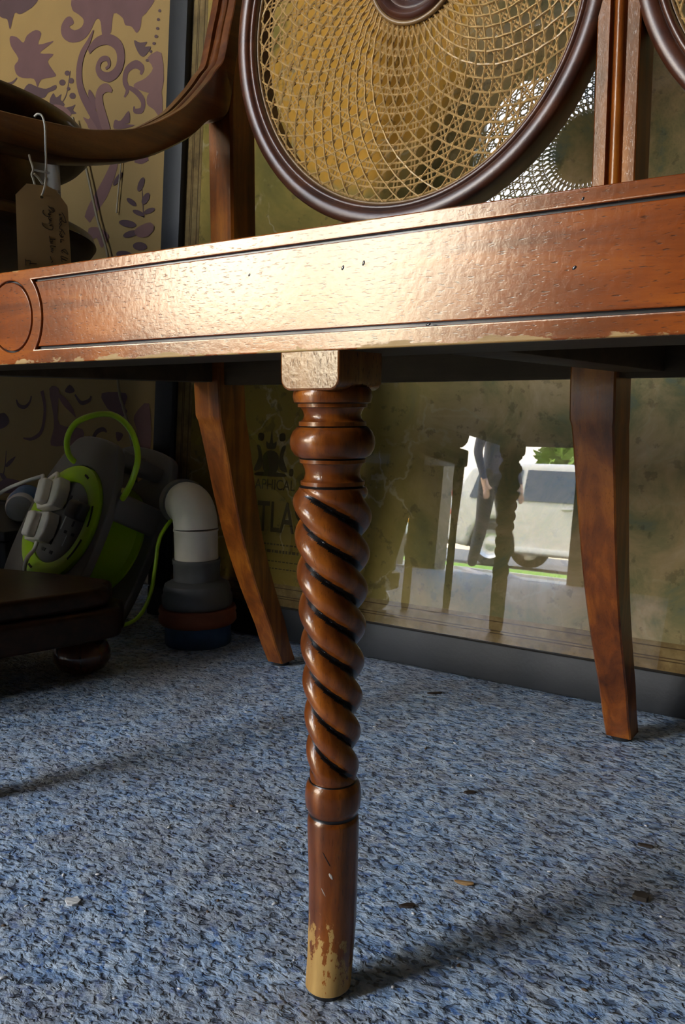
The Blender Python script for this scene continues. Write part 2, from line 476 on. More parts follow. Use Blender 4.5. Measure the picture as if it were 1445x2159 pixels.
# printed foliage of the wallpaper, flat on the wall
BLOBS=[('m',[(-1.2377,1.0133),(-1.2162,1.0068),(-1.1982,0.9933),(-1.1867,1.0032),(-1.1599,1.0068),(-1.1439,0.9964),(-1.1539,0.9802),(-1.1102,0.9765),(-1.1301,0.9703),(-1.1498,0.9639),(-1.1117,0.9541),(-1.1287,0.9455),(-1.1146,0.9263),(-1.1082,0.9152),(-1.1493,0.918),(-1.1617,0.9068),(-1.1712,0.9234),(-1.2029,0.9315),(-1.2229,0.9419),(-1.2282,0.9589),(-1.2153,0.9688),(-1.2364,0.9956)]),('m',[(-1.0554,1.0174),(-1.0375,1.0334),(-0.8602,0.9886),(-0.8644,0.9677),(-0.8783,0.9614),(-0.8823,0.9471),(-0.8921,0.9396),(-0.9037,0.9521),(-0.9196,0.9587),(-0.9256,0.9714),(-0.9473,0.9837),(-0.9555,0.9557),(-0.9694,0.9509),(-0.9784,0.9553),(-0.9817,0.9791),(-0.993,0.9847),(-1.0128,0.9661),(-1.0371,0.9593),(-1.066,0.9644),(-1.085,0.9783),(-1.0874,0.9953),(-1.0732,1.0069),(-1.0586,1.0049),(-1.052,0.9929),(-1.0644,0.9899),(-1.0503,0.9807),(-1.0309,0.9821),(-1.0256,0.9925),(-1.0392,1.0046)]),('d',[(-1.2788,1.0945),(-1.1558,1.0633),(-1.162,1.0497),(-1.1835,1.0457),(-1.2051,1.0448),(-1.221,1.0502),(-1.2367,1.0257),(-1.2436,1.0447),(-1.2598,1.0517),(-1.281,1.0696)]),('d',[(-1.2046,0.9081),(-1.1876,0.9183),(-1.1617,0.9075),(-1.136,0.8992),(-1.1091,0.9007),(-1.1097,0.8925),(-1.1314,0.8915),(-1.1422,0.8849),(-1.1683,0.8893),(-1.1943,0.9007)]),('d',[(-1.127,0.8789),(-1.1161,0.8876),(-1.1091,0.8785),(-1.0936,0.8817),(-1.0967,0.8731),(-1.0848,0.8616),(-1.0952,0.8574),(-1.0678,0.8554),(-1.0554,0.8561),(-1.0632,0.8484),(-1.0538,0.8406),(-1.0833,0.846),(-1.1075,0.8628),(-1.1251,0.8692)]),('p',[(-1.1175,0.8678),(-1.0875,0.8591),(-1.0685,0.8433),(-1.0787,0.8391),(-1.1031,0.8528)]),('d',[(-0.899,0.9292),(-0.8842,0.9224),(-0.8672,0.92),(-0.8738,0.914),(-0.8591,0.9107),(-0.8645,0.9041),(-0.8787,0.8988),(-0.8912,0.91)]),('p',[(-0.8674,0.895),(-0.8347,0.8953),(-0.8369,0.8344),(-0.8951,0.8509),(-0.9007,0.8605),(-0.8738,0.8641),(-0.8555,0.8757)]),('p',[(-0.8663,0.8387),(-0.8369,0.8357),(-0.8384,0.7941),(-0.8547,0.8097),(-0.872,0.8229)]),('m',[(-0.9561,0.8051),(-0.9512,0.8116),(-0.9378,0.8077),(-0.9171,0.8199),(-0.9157,0.8009),(-0.9292,0.8004),(-0.9028,0.7942),(-0.9295,0.7931),(-0.9542,0.7969)]),('p',[(-1.0358,0.8313),(-1.0207,0.825),(-1.0107,0.8327),(-0.992,0.8293),(-0.9749,0.7996),(-1.0169,0.8069),(-1.026,0.8175)]),('m',[(-1.018,0.8743),(-1.0044,0.8613),(-0.9984,0.8423),(-1.0107,0.8327),(-1.0194,0.8493)]),('d',[(-0.8852,0.6929),(-0.8919,0.6862),(-0.8985,0.6848),(-0.9011,0.6897),(-0.8982,0.6979),(-0.8915,0.7046),(-0.8849,0.7059),(-0.8823,0.7011)]),('d',[(-0.9123,0.6721),(-0.9053,0.6658),(-0.9048,0.6617),(-0.911,0.662),(-0.9203,0.6667),(-0.9274,0.6729),(-0.9279,0.6772),(-0.9217,0.6768)]),('d',[(-0.8741,0.6672),(-0.8817,0.6624),(-0.8888,0.6624),(-0.8913,0.6672),(-0.8876,0.674),(-0.8801,0.6788),(-0.873,0.6788),(-0.8706,0.674)]),('d',[(-0.885,0.6431),(-0.891,0.6423),(-0.9019,0.6455),(-0.9115,0.6507),(-0.9139,0.6549),(-0.9078,0.6556),(-0.8968,0.6524),(-0.8874,0.6472)]),('d',[(-0.8594,0.6514),(-0.8619,0.6479),(-0.8708,0.6452),(-0.8812,0.6448),(-0.8868,0.647),(-0.8843,0.6505),(-0.8753,0.6533),(-0.865,0.6536)]),('d',[(-0.906,0.6291),(-0.9138,0.6267),(-0.9299,0.6289),(-0.9449,0.6345),(-0.9499,0.6401),(-0.9419,0.6424),(-0.9257,0.6401),(-0.9109,0.6346)]),('d',[(-0.9038,0.6182),(-0.9075,0.6139),(-0.9197,0.6111),(-0.9332,0.6115),(-0.9402,0.6148),(-0.9363,0.6191),(-0.924,0.6219),(-0.9105,0.6215)]),('d',[(-0.8808,0.5902),(-0.8868,0.5862),(-0.8996,0.5862),(-0.9117,0.5903),(-0.9159,0.5961),(-0.9097,0.6002),(-0.8969,0.6001),(-0.8849,0.596)]),('d',[(-0.9441,0.7093),(-0.9539,0.7038),(-0.9611,0.7033),(-0.9613,0.7081),(-0.9544,0.7155),(-0.9445,0.721),(-0.9374,0.7215),(-0.9373,0.7166)]),('d',[(-0.915,0.5769),(-0.9232,0.5735),(-0.9396,0.5751),(-0.9546,0.5808),(-0.9594,0.5872),(-0.951,0.5905),(-0.9346,0.5889),(-0.9197,0.5832)]),('p',[(-0.9104,0.6212),(-0.8923,0.6281),(-0.8703,0.6299),(-0.8621,0.6187),(-0.8756,0.6085),(-0.8932,0.6075),(-0.9063,0.6118)]),('p',[(-1.0312,0.6378),(-1.0023,0.6361),(-0.977,0.6195),(-0.9896,0.6055),(-0.9993,0.6019),(-1.0104,0.62),(-1.0276,0.6157)]),('d',[(-1.0677,0.9123),(-1.0716,0.9092),(-1.079,0.9107),(-1.0825,0.9153),(-1.0785,0.9184),(-1.0712,0.9169)]),('d',[(-1.081,0.899),(-1.0857,0.8952),(-1.0947,0.897),(-1.0989,0.9026),(-1.0941,0.9064),(-1.0851,0.9045)]),('d',[(-1.0573,0.8972),(-1.0615,0.8938),(-1.0693,0.8954),(-1.0729,0.9004),(-1.0688,0.9037),(-1.061,0.9021)]),('d',[(-1.054,0.8709),(-1.0586,0.8671),(-1.0674,0.8688),(-1.0716,0.8743),(-1.0669,0.8781),(-1.0581,0.8764)]),('d',[(-1.0684,0.8858),(-1.071,0.8837),(-1.0759,0.8847),(-1.0782,0.8878),(-1.0756,0.8899),(-1.0707,0.8889)]),('d',[(-0.8327,0.9599),(-0.8346,0.9583),(-0.8382,0.9592),(-0.84,0.9617),(-0.8381,0.9634),(-0.8344,0.9625)]),('d',[(-0.836,0.9471),(-0.8379,0.9455),(-0.8416,0.9464),(-0.8434,0.9489),(-0.8415,0.9506),(-0.8378,0.9497)]),('d',[(-0.8386,0.9341),(-0.8405,0.9324),(-0.8442,0.9333),(-0.846,0.9358),(-0.8441,0.9375),(-0.8403,0.9366)]),('d',[(-0.8419,0.9225),(-0.8441,0.9206),(-0.8482,0.9216),(-0.8502,0.9244),(-0.848,0.9263),(-0.8439,0.9254)]),('d',[(-0.8477,0.9128),(-0.8497,0.9111),(-0.8534,0.912),(-0.8552,0.9145),(-0.8532,0.9162),(-0.8495,0.9154)]),('d',[(-0.8561,0.9023),(-0.8578,0.9007),(-0.8612,0.9014),(-0.8628,0.9037),(-0.861,0.9053),(-0.8577,0.9045)]),('d',[(-0.8646,0.8902),(-0.8666,0.8885),(-0.8704,0.8893),(-0.8722,0.8918),(-0.8702,0.8936),(-0.8664,0.8928)]),('p',[(-1.1636,0.3529),(-1.1351,0.3526),(-1.1392,0.3193),(-1.1358,0.2834),(-1.0697,0.2761),(-1.0696,0.2467),(-1.0619,0.2234),(-1.0928,0.2247),(-1.1046,0.2434),(-1.166,0.2423),(-1.1553,0.276),(-1.1553,0.3049)]),('m',[(-1.0113,0.3421),(-0.9456,0.3416),(-0.9499,0.3193),(-0.9438,0.3082),(-0.9643,0.2969),(-0.9842,0.3035),(-0.9789,0.308),(-0.9972,0.3148)]),('p',[(-0.9261,0.3016),(-0.8867,0.3237),(-0.8869,0.2404),(-0.9201,0.2528),(-0.9206,0.2773)]),('m',[(-0.9756,0.2718),(-0.9572,0.2688),(-0.9627,0.2585),(-0.9729,0.256)]),('d',[(-1.3276,0.304),(-1.3105,0.3041),(-1.297,0.289),(-1.3128,0.2761),(-1.3431,0.2731),(-1.3405,0.3039)]),('d',[(-1.3193,0.1966),(-1.3056,0.2074),(-1.2817,0.2172),(-1.2931,0.2053),(-1.3109,0.1944)]),('d',[(-1.3379,0.1803),(-1.3229,0.1784),(-1.3132,0.1659),(-1.3303,0.1676)]),('m',[(-1.3486,0.1563),(-1.3128,0.1711),(-1.2546,0.1637),(-1.219,0.1505),(-1.277,0.1421),(-1.3499,0.1405)]),('d',[(-1.0873,0.3474),(-1.1012,0.3592),(-1.1167,0.3477),(-1.1022,0.3428)])]
STROKES=[('m',[(-0.9999,0.969,0.0029),(-1.0135,0.9531,0.0095),(-1.0327,0.9353,0.0139),(-1.0419,0.9105,0.0154),(-1.0393,0.8801,0.0161),(-1.0195,0.8463,0.0168),(-0.9973,0.8184,0.0183),(-0.9796,0.7974,0.022)]),('m',[(-1.0144,0.9372,0.011),(-0.9927,0.9469,0.0161),(-0.9651,0.9459,0.0176),(-0.9408,0.9324,0.0183),(-0.9319,0.9133,0.019),(-0.9382,0.8931,0.0183),(-0.9591,0.8839,0.0168),(-0.9817,0.8906,0.0139),(-0.9917,0.9044,0.0117),(-0.9827,0.9162,0.0095),(-0.9662,0.9144,0.0081),(-0.9622,0.9031,0.0066),(-0.9716,0.8993,0.0044)]),('p',[(-0.9571,0.8594,0.0051),(-0.9713,0.868,0.0146),(-0.9878,0.864,0.0183),(-0.9911,0.8469,0.019),(-0.983,0.8217,0.0198),(-0.9727,0.7962,0.0183)]),('p',[(-0.9545,0.7444,0.0168),(-0.9671,0.724,0.0227),(-0.9895,0.697,0.0278),(-1.0197,0.6705,0.0256),(-1.0352,0.6538,0.0183)]),('m',[(-0.9271,0.844,0.0037),(-0.9186,0.8547,0.0095),(-0.9246,0.8702,0.0117),(-0.9185,0.8861,0.0125),(-0.8977,0.8911,0.0132),(-0.8816,0.8812,0.011),(-0.8855,0.8722,0.0051)]),('m',[(-0.9175,0.8588,0.0059),(-0.8961,0.846,0.0095),(-0.8817,0.829,0.0103),(-0.8853,0.8154,0.0103),(-0.9018,0.817,0.0073),(-0.9036,0.8246,0.0037)]),('d',[(-1.0665,0.9156,0.0015),(-1.0727,0.8958,0.0018),(-1.0814,0.8762,0.0022),(-1.0973,0.864,0.0022)]),('d',[(-0.8897,0.6893,0.0015),(-0.8886,0.6629,0.0022),(-0.8874,0.6393,0.0022)]),('d',[(-1.2751,0.9359,0.0037),(-1.2416,0.9298,0.0051),(-1.2217,0.9354,0.0029)]),('m',[(-0.9052,0.7382,0.0095),(-0.8878,0.734,0.011),(-0.8726,0.736,0.0081)]),('d',[(-1.2707,0.3317,0.0041),(-1.2633,0.3198,0.0072),(-1.2431,0.3173,0.0072),(-1.2271,0.3271,0.0052),(-1.2214,0.3389,0.0041)]),('m',[(-1.1872,0.3483,0.0103),(-1.1802,0.3193,0.0088),(-1.1855,0.2877,0.0082),(-1.1988,0.2655,0.0082),(-1.2276,0.2538,0.0067),(-1.2539,0.255,0.0031)]),('p',[(-1.1359,0.3407,0.0077),(-1.1181,0.3264,0.0155),(-1.1004,0.3122,0.0113),(-1.088,0.2982,0.0021)]),('d',[(-1.0877,0.3404,0.0041),(-1.0705,0.3251,0.0077),(-1.047,0.3297,0.0067),(-1.0412,0.3377,0.0041)]),('d',[(-1.045,0.238,0.0031),(-1.0404,0.2568,0.0077),(-1.029,0.2709,0.0088),(-1.0113,0.2763,0.0082),(-1.0012,0.2714,0.0041)]),('d',[(-1.0557,0.2377,0.0036),(-1.0524,0.2518,0.0067),(-1.0507,0.2635,0.0036)]),('d',[(-1.33,0.1703,0.0026),(-1.3193,0.1966,0.0031),(-1.3125,0.2277,0.0021)])]

PRINT = {'m': M_MAUVE, 'd': M_MAUVE_D, 'p': M_PINK}
def print_shape(kind, verts, faces, k):
    me = bpy.data.meshes.new('wallpaper_motif')
    y = YB - 0.0004 - 0.00004 * (k % 24)
    me.from_pydata([(x, y, z) for x, z in verts], [], faces)
    bm_ = bmesh.new(); bm_.from_mesh(me)
    bmesh.ops.triangulate(bm_, faces=bm_.faces[:])
    bm_.to_mesh(me); bm_.free()
    link('wallpaper_motif', me, PRINT[kind], WALL, False)
def stroke_shape(kind, pts, k):
    C_ = catmull([(x, z, w_) for x, z, w_ in pts], 5)
    L_, R_ = [], []
    for i, q in enumerate(C_):
        t = (C_[min(i + 1, len(C_) - 1)] - C_[max(i - 1, 0)]); t.z = 0; t.normalize()
        nx, nz = -t.y, t.x
        L_.append((q.x + nx * q.z * 0.5, q.y + nz * q.z * 0.5)); R_.append((q.x - nx * q.z * 0.5, q.y - nz * q.z * 0.5))
    n_ = len(C_)
    print_shape(kind, L_ + R_, [(i, i + 1, n_ + i + 1, n_ + i) for i in range(n_ - 1)], k)
def blob_shape(kind, pts, k):
    C_ = catmull([(x, z, 0) for x, z in pts], 3, True)
    print_shape(kind, [(q.x, q.y) for q in C_], [tuple(range(len(C_)))], k)
kk = 0
for dx, dz in ((0, 0), (-0.62, 0.0), (-0.31, 0.95), (0.31, 0.95), (0.93, 0.95), (-0.93, 0.95), (-0.62, 1.9), (0, 1.9), (0.62, 1.9)):   # the printed repeat
    for kind, pts in BLOBS:
        blob_shape(kind, [(x + dx, z + dz) for x, z in pts], kk) if (dx, dz) == (0, 0) or max(abs(pts[0][0] - pts[len(pts) // 2][0]), abs(pts[0][1] - pts[len(pts) // 2][1])) > 0.03 else None
        kk += 1
    for kind, pts in STROKES:
        stroke_shape(kind, [(x + dx, z + dz, w_) for x, z, w_ in pts], kk)
        kk += 1

# ---------------------------------------------------------------- the settee
SETTEE = empty('settee', (0, 0, 0), 'mahogany settee with round caned back panels and spiral-twist turned front leg', 'settee')
RX, RZ = -0.233, 0.3757                                 # roundel on the front rail
RX2 = 0.284
FY = -0.0200                                            # front face of the rail
XA, XB = -0.415, 0.466
box('front_rail', XA, XB, FY + 0.0036, 0.040, 0.3462, 0.4035, W_INNER, SETTEE, bev=0.0008, seg=1)
RAIL = SETTEE.children[0]
box('string_inlay', XA + 0.003, XB - 0.003, FY + 0.0028, FY + 0.0037, 0.350, 0.3995, M_EBONY_SHADE, RAIL)
def panel_loop(g, ra, xa, xb, left_arc, right_arc, z0=0.3546, z1=0.3971):
    zl, zh = z0 + g, z1 - g
    pts = []
    def arc(cx, side):
        dzl, dzh = zl - RZ, zh - RZ
        al, ah = math.asin(max(-1, min(1, dzl / ra))), math.asin(max(-1, min(1, dzh / ra)))
        return [(cx + side * ra * math.cos(ah + (al - ah) * i / 14), RZ + ra * math.sin(ah + (al - ah) * i / 14)) for i in range(15)]
    left = arc(left_arc, 1) if left_arc is not None else [(xa + g, zh), (xa + g, zl)]
    right = arc(right_arc, -1)[::-1] if right_arc is not None else [(xb - g, zl), (xb - g, zh)]
    return left + right
RA = 0.0312
outer = [(XA, 0.3460), (XB, 0.3460), (XB, 0.4037), (XA, 0.4037)]
holes = [panel_loop(0, RA, 0, 0, RX, RX2), circle(RX, RZ, 0.0224, 48), circle(RX2, RZ, 0.0224, 48),
         panel_loop(0, RA, XA + 0.008, 0, None, RX), panel_loop(0, RA, 0, XB - 0.008, RX2, None)]
RT = Matrix.Translation((0, FY + 0.0015, 0)) @ XZ
def rail_plate(name, loops, mat, bev=0.0005, th=0.003):
    me = plate_mesh(name, loops, th, bev, 2)
    me.transform(RT); me.flip_normals()
    o = link(name, me, mat, RAIL, True)
    me.set_sharp_from_angle(angle=math.radians(35))
    return o
rail_plate('rail_border', [outer] + holes, W_RAIL, 0.0007)
G = 0.0017
rail_plate('rail_panel', [panel_loop(G, RA + G, 0, 0, RX, RX2)], W_PANEL)
rail_plate('rail_panel', [panel_loop(G, RA + G, XA + 0.008, 0, None, RX)], W_PANEL)
rail_plate('rail_panel', [panel_loop(G, RA + G, 0, XB - 0.008, RX2, None)], W_PANEL)
rail_plate('roundel', [circle(RX, RZ, 0.0212, 48)], W_PANEL)
rail_plate('roundel', [circle(RX2, RZ, 0.0212, 48)], W_PANEL)
for (x, z, a, b) in ((0.0345, 0.3845, 0.0007, 0.0012), (0.0230, 0.3835, 0.0008, 0.0011), (0.1335, 0.3737, 0.0009, 0.0008), (0.0685, 0.3552, 0.0012, 0.0006), (0.1360, 0.3995, 0.0006, 0.0007), (-0.034, 0.385, 0.0007, 0.0007)):
    bm = bmesh.new()
    bmesh.ops.create_icosphere(bm, subdivisions=2, radius=1.0)
    for v in bm.verts: v.co = Vector((x + v.co.x * a + v.co.z * a * 0.4, FY + v.co.y * 0.00025, z + v.co.z * b))
    from_bm('dent', bm, M_DENT, RAIL, smooth=True)

# the turned leg: rings, bulb, triple twist, plain tapering foot
LEG_PROF = [(0.3290, 0.0188), (0.3278, 0.0196), (0.3245, 0.0202), (0.3215, 0.0195), (0.3209, 0.0177), (0.3192, 0.0177), (0.3190, 0.0163), (0.3172, 0.0150), (0.3152, 0.0144), (0.3132, 0.0149), (0.3121, 0.0160), (0.3119, 0.0172),
            (0.3098, 0.0173), (0.3094, 0.0168), (0.3092, 0.0180), (0.3070, 0.0202), (0.3040, 0.0215), (0.3010, 0.0218), (0.2980, 0.0212), (0.2950, 0.0194), (0.2938, 0.0172), (0.2932, 0.0164), (0.2930, 0.0169), (0.2912, 0.0169), (0.2910, 0.0158), (0.2882, 0.0144),
            (0.2855, 0.0140), (0.2830, 0.0147), (0.2820, 0.0156), (0.2818, 0.0165), (0.2799, 0.0165), (0.2796, 0.0158), (0.2790, 0.0162)]
LEG_FOOT = [(0.1216, 0.0128), (0.1212, 0.0130), (0.1195, 0.0142), (0.1160, 0.0150), (0.1120, 0.0152), (0.1075, 0.0147), (0.1045, 0.0136), (0.1036, 0.0127), (0.1026, 0.0125), (0.1018, 0.0128), (0.1008, 0.0136), (0.0990, 0.0139),
            (0.0900, 0.0138), (0.0750, 0.0135), (0.0575, 0.0132), (0.0400, 0.0130), (0.0254, 0.0127), (0.0120, 0.0125), (0.0050, 0.0124), (0.0042, 0.0116)]
PITCH_T = 0.0575
TH0 = math.radians(214.6)
def axis_off(z):
    if z > 0.07: return (0.0022, 0.0010)
    t = (0.07 - z) / 0.07
    return (0.0022 - 0.0012 * t * t, 0.0010 - 0.0042 * t * t)
def make_leg(parent):
    bm = bmesh.new()
    seg = 96
    rows = []
    for z, r in LEG_PROF: rows.append((z, [r] * seg, [0] * seg))
    NZ = 300
    z_top, z_bot = 0.2786, 0.1218
    for i in range(NZ + 1):
        z = z_top + (z_bot - z_top) * i / NZ
        env = 0.0206 + (0.0143 - 0.0206) * (0.272 - z) / (0.272 - 0.1364)
        s_top = min(1.0, (z_top - z) / 0.0075)
        s_bot = min(1.0, (z - z_bot) / 0.0075)
        env *= (0.82 + 0.18 * math.sin(s_top * math.pi / 2)) if s_top < 1 else 1.0
        env *= (0.90 + 0.10 * math.sin(s_bot * math.pi / 2)) if s_bot < 1 else 1.0
        f = min(s_top ** 0.8, s_bot ** 0.8)
        rr, gm = [], []
        for k in range(seg):
            th = 2 * math.pi * k / seg
            ph = 3 * (th - TH0 + 2 * math.pi * (z - 0.2530) / PITCH_T)
            c = abs(math.cos(ph / 2))
            rr.append(env * (1 - 0.38 * f * (1 - c ** 0.75)))
            gm.append(1 if c < 0.37 and f > 0.55 else 0)  # black groove stain, widened to paint in shade between the strands
        rows.append((z, rr, gm))
    for z, r in LEG_FOOT: rows.append((z, [r] * seg, [0] * seg))
    rings = []
    for z, rr, gm in rows:
        ox, oy = axis_off(z)
        rings.append([bm.verts.new((ox + rr[k] * math.cos(2 * math.pi * k / seg), oy + rr[k] * math.sin(2 * math.pi * k / seg), z)) for k in range(seg)])
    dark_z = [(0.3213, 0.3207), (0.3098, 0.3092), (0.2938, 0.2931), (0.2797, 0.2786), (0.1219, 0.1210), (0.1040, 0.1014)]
    for i in range(len(rings) - 1):
        zc_ = (rows[i][0] + rows[i + 1][0]) / 2
        line = any(a >= zc_ >= b for a, b in dark_z)
        for k in range(seg):
            j = (k + 1) % seg
            f_ = bm.faces.new((rings[i][k], rings[i + 1][k], rings[i + 1][j], rings[i][j]))
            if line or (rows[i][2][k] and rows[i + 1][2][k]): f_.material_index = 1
    bm.faces.new(rings[0]); bm.faces.new(rings[-1])
    leg = from_bm('front_leg', bm, [W_LEG, M_EBONY_SHADE], parent, smooth=True, sharp=38)
    # square block, rounded off below
    prof = []
    hw, z0, z1, rc = 0.0180, 0.3272, 0.3470, 0.0060
    lp = [(-hw, z1)] + [(-hw + rc - rc * math.cos(a), z0 + rc - rc * math.sin(a)) for a in [math.pi / 2 * i / 8 for i in range(9)]] + [(hw - rc + rc * math.sin(a), z0 + rc - rc * math.cos(a)) for a in [math.pi / 2 * i / 8 for i in range(9)]] + [(hw, z1)]
    me = plate_mesh('leg_block', [lp], 0.0385, 0.0012, 2)
    me.transform(Matrix.Translation((0.0026, 0.0000, 0)) @ XZ); me.flip_normals()
    b = link('leg_block', me, W_BLOCK, leg, True); me.set_sharp_from_angle(angle=math.radians(35))
    ox, oy = axis_off(0)
    lathe('foot_glide', [(0.0, 0.0), (0.0085, 0.0), (0.0092, 0.001), (0.0092, 0.0048), (0.0, 0.0048)], M_GLIDE, leg, 24, M=Matrix.Translation((ox, oy, 0)))
    return leg
LEG = make_leg(SETTEE)
def chip(parent, ang, z, r, a, b, mat, ox=0.0022, oy=0.0010):
    bm_ = bmesh.new(); bmesh.ops.create_icosphere(bm_, subdivisions=2, radius=1.0)
    nrm = Vector((math.cos(ang), math.sin(ang), 0))
    M_ = Matrix.Translation((ox + nrm.x * r, oy + nrm.y * r, z)) @ nrm.to_track_quat('Z', 'Y').to_matrix().to_4x4() @ Matrix.Rotation(0.5, 4, 'Z') @ Matrix.Diagonal((a, b, 0.00025, 1))
    for v in bm_.verts: v.co = M_ @ v.co
    return from_bm('chip', bm_, mat, parent, smooth=True)
M_PALE = principled('pale_scratched_wood', (0.45, 0.40, 0.34), 0.4)
for dx in (-0.385, 0.435):
    c = copy_tree(LEG, SETTEE); c.location = (dx, 0.0, 0)
chip(LEG, math.radians(-60), 0.0735, 0.01345, 0.0008, 0.0020, M_PALE)
chip(LEG, math.radians(-78), 0.0640, 0.01330, 0.0003, 0.0026, M_PALE)
chip(LEG, math.radians(-70), 0.0830, 0.01365, 0.0003, 0.0045, M_DENT)

# sabre rear legs
def loft(name, secs, mat, parent, ch=0.0015):
    """secs: (x0, x1, y0, y1, z) with chamfered corners"""
    bm = bmesh.new(); rings = []
    for x0, x1, y0, y1, z in secs:
        q = ch
        rings.append([bm.verts.new(p) for p in ((x0 + q, y0, z), (x1 - q, y0, z), (x1, y0 + q, z), (x1, y1 - q, z), (x1 - q, y1, z), (x0 + q, y1, z), (x0, y1 - q, z), (x0, y0 + q, z))])
    for a, b in zip(rings[:-1], rings[1:]):
        for k in range(8):
            j = (k + 1) % 8
            bm.faces.new((a[k], a[j], b[j], b[k]))
    bm.faces.new(rings[0]); bm.faces.new(rings[-1])
    return from_bm(name, bm, mat, parent, smooth=True, sharp=30)
LEGY = [(0.0050, 0.4395), (0.031, 0.4265), (0.057, 0.4165), (0.083, 0.4035), (0.108, 0.3915), (0.133, 0.3805), (0.156, 0.3715), (0.179, 0.3635), (0.222, 0.3515), (0.263, 0.3415), (0.290, 0.3345), (0.303, 0.3310), (0.309, 0.3285), (0.341, 0.3270), (0.4035, 0.3300)]
def rear_leg(cx):
    secs = []
    for z, y in LEGY:
        t = min(z / 0.30, 1.0)
        hw = 0.0120 + 0.0055 * t + (0.0012 if z > 0.306 else 0.0)
        dp = 0.026 + 0.017 * t
        secs.append((cx - hw, cx + hw, y, y + dp, z))
    o = loft('rear_leg', secs, W_POST, SETTEE)
    lathe('foot_glide', [(0.0, 0.0), (0.0095, 0.0), (0.0100, 0.001), (0.0100, 0.0056), (0.0, 0.0056)], M_GLIDE, o, 20, M=Matrix.Translation((cx, 0.4525, 0)))
for cx in (-0.3955, 0.0265, 0.4535): rear_leg(cx)
SX = (-0.3975, 0.0290, 0.4555)                          # stile centres
box('rear_rail', -0.378, 0.436, 0.336, 0.362, 0.342, 0.4035, W_INNER, SETTEE, bev=0.001)
box('side_rail', -0.4135, -0.385, 0.0405, 0.3265, 0.345, 0.4035, W_INNER, SETTEE, bev=0.001)
box('side_rail', 0.438, 0.4645, 0.0405, 0.3265, 0.345, 0.4035, W_INNER, SETTEE, bev=0.001)
box('cross_rail', 0.048, 0.080, 0.0405, 0.3355, 0.346, 0.386, W_INNER, SETTEE, bev=0.001)
box('seat_board', -0.3845, 0.4375, 0.0405, 0.3355, 0.3865, 0.4005, M_HESSIAN, SETTEE)

# back posts: two flats with a raised reed between them
def stile(cx, y0, y1, z0, z1, reeded=True, lean=0.0):
    h = 0.0172
    if reeded:
        sec = [(-h, y0 + 0.001), (-h + 0.001, y0), (-0.0070, y0), (-0.0062, y0 + 0.0045), (-0.0052, y0 + 0.0050)]
        sec += [(-0.0045 * math.cos(a), y0 + 0.0042 - 0.0042 * math.sin(a)) for a in [math.pi * i / 8 for i in range(9)]]
        sec += [(0.0052, y0 + 0.0050), (0.0062, y0 + 0.0045), (0.0070, y0), (h - 0.001, y0), (h, y0 + 0.001)]
    else:
        sec = [(-h, y0 + 0.0025), (-h + 0.0025, y0), (h - 0.0025, y0), (h, y0 + 0.0025)]
    sec += [(h, y1 - 0.002), (h - 0.002, y1), (-h + 0.002, y1), (-h, y1 - 0.002)]
    bm = bmesh.new()
    a = [bm.verts.new((cx + x, y, z0)) for x, y in sec]
    b = [bm.verts.new((cx + x, y + lean, z1)) for x, y in sec]
    n_ = len(sec)
    for i in range(n_): bm.faces.new((a[i], a[(i + 1) % n_], b[(i + 1) % n_], b[i]))
    bm.faces.new(a); bm.faces.new(b)
    return from_bm('back_post', bm, W_POST, SETTEE, smooth=True, sharp=28)
def end_post(cx):
    h = 0.0172
    loft('back_post', [(cx - h, cx + h, y, y + 0.040, z) for z, y in ((0.4035, 0.357), (0.55, 0.357), (0.63, 0.3575), (0.68, 0.362), (0.72, 0.370), (0.78, 0.385), (0.84, 0.399), (0.900, 0.411))], W_POST, SETTEE, 0.0025)
end_post(SX[0]); end_post(SX[2])
stile(SX[1], 0.352, 0.392, 0.4035, 0.900)
box('crest_rail', -0.4145, 0.4725, 0.356, 0.450, 0.9005, 0.945, W_POST, SETTEE, bev=0.006, seg=3)

# swept arms, grown out of the back posts
TOP = [(-0.030, 0.537), (-0.012, 0.548), (0.030, 0.5535), (0.0806, 0.5550), (0.1312, 0.5586), (0.1645, 0.5621), (0.1885, 0.5673), (0.2200, 0.5761), (0.2495, 0.5892), (0.2822, 0.6093), (0.2984, 0.6227), (0.3223, 0.6472), (0.3361, 0.6642), (0.3457, 0.6751), (0.3520, 0.6922), (0.3590, 0.7170), (0.3670, 0.7427), (0.381, 0.800), (0.396, 0.860), (0.404, 0.8985)]
BOT = [(-0.030, 0.533), (-0.012, 0.530), (0.030, 0.5295), (0.0793, 0.5300), (0.1200, 0.5308), (0.1480, 0.5325), (0.1720, 0.5366), (0.2085, 0.5451), (0.2440, 0.5570), (0.2812, 0.5768), (0.3042, 0.5915), (0.3240, 0.6080), (0.3480, 0.6180), (0.3575, 0.6300), (0.3650, 0.6600), (0.3780, 0.7100), (0.3850, 0.7400), (0.398, 0.800), (0.411, 0.860), (0.419, 0.8985)]
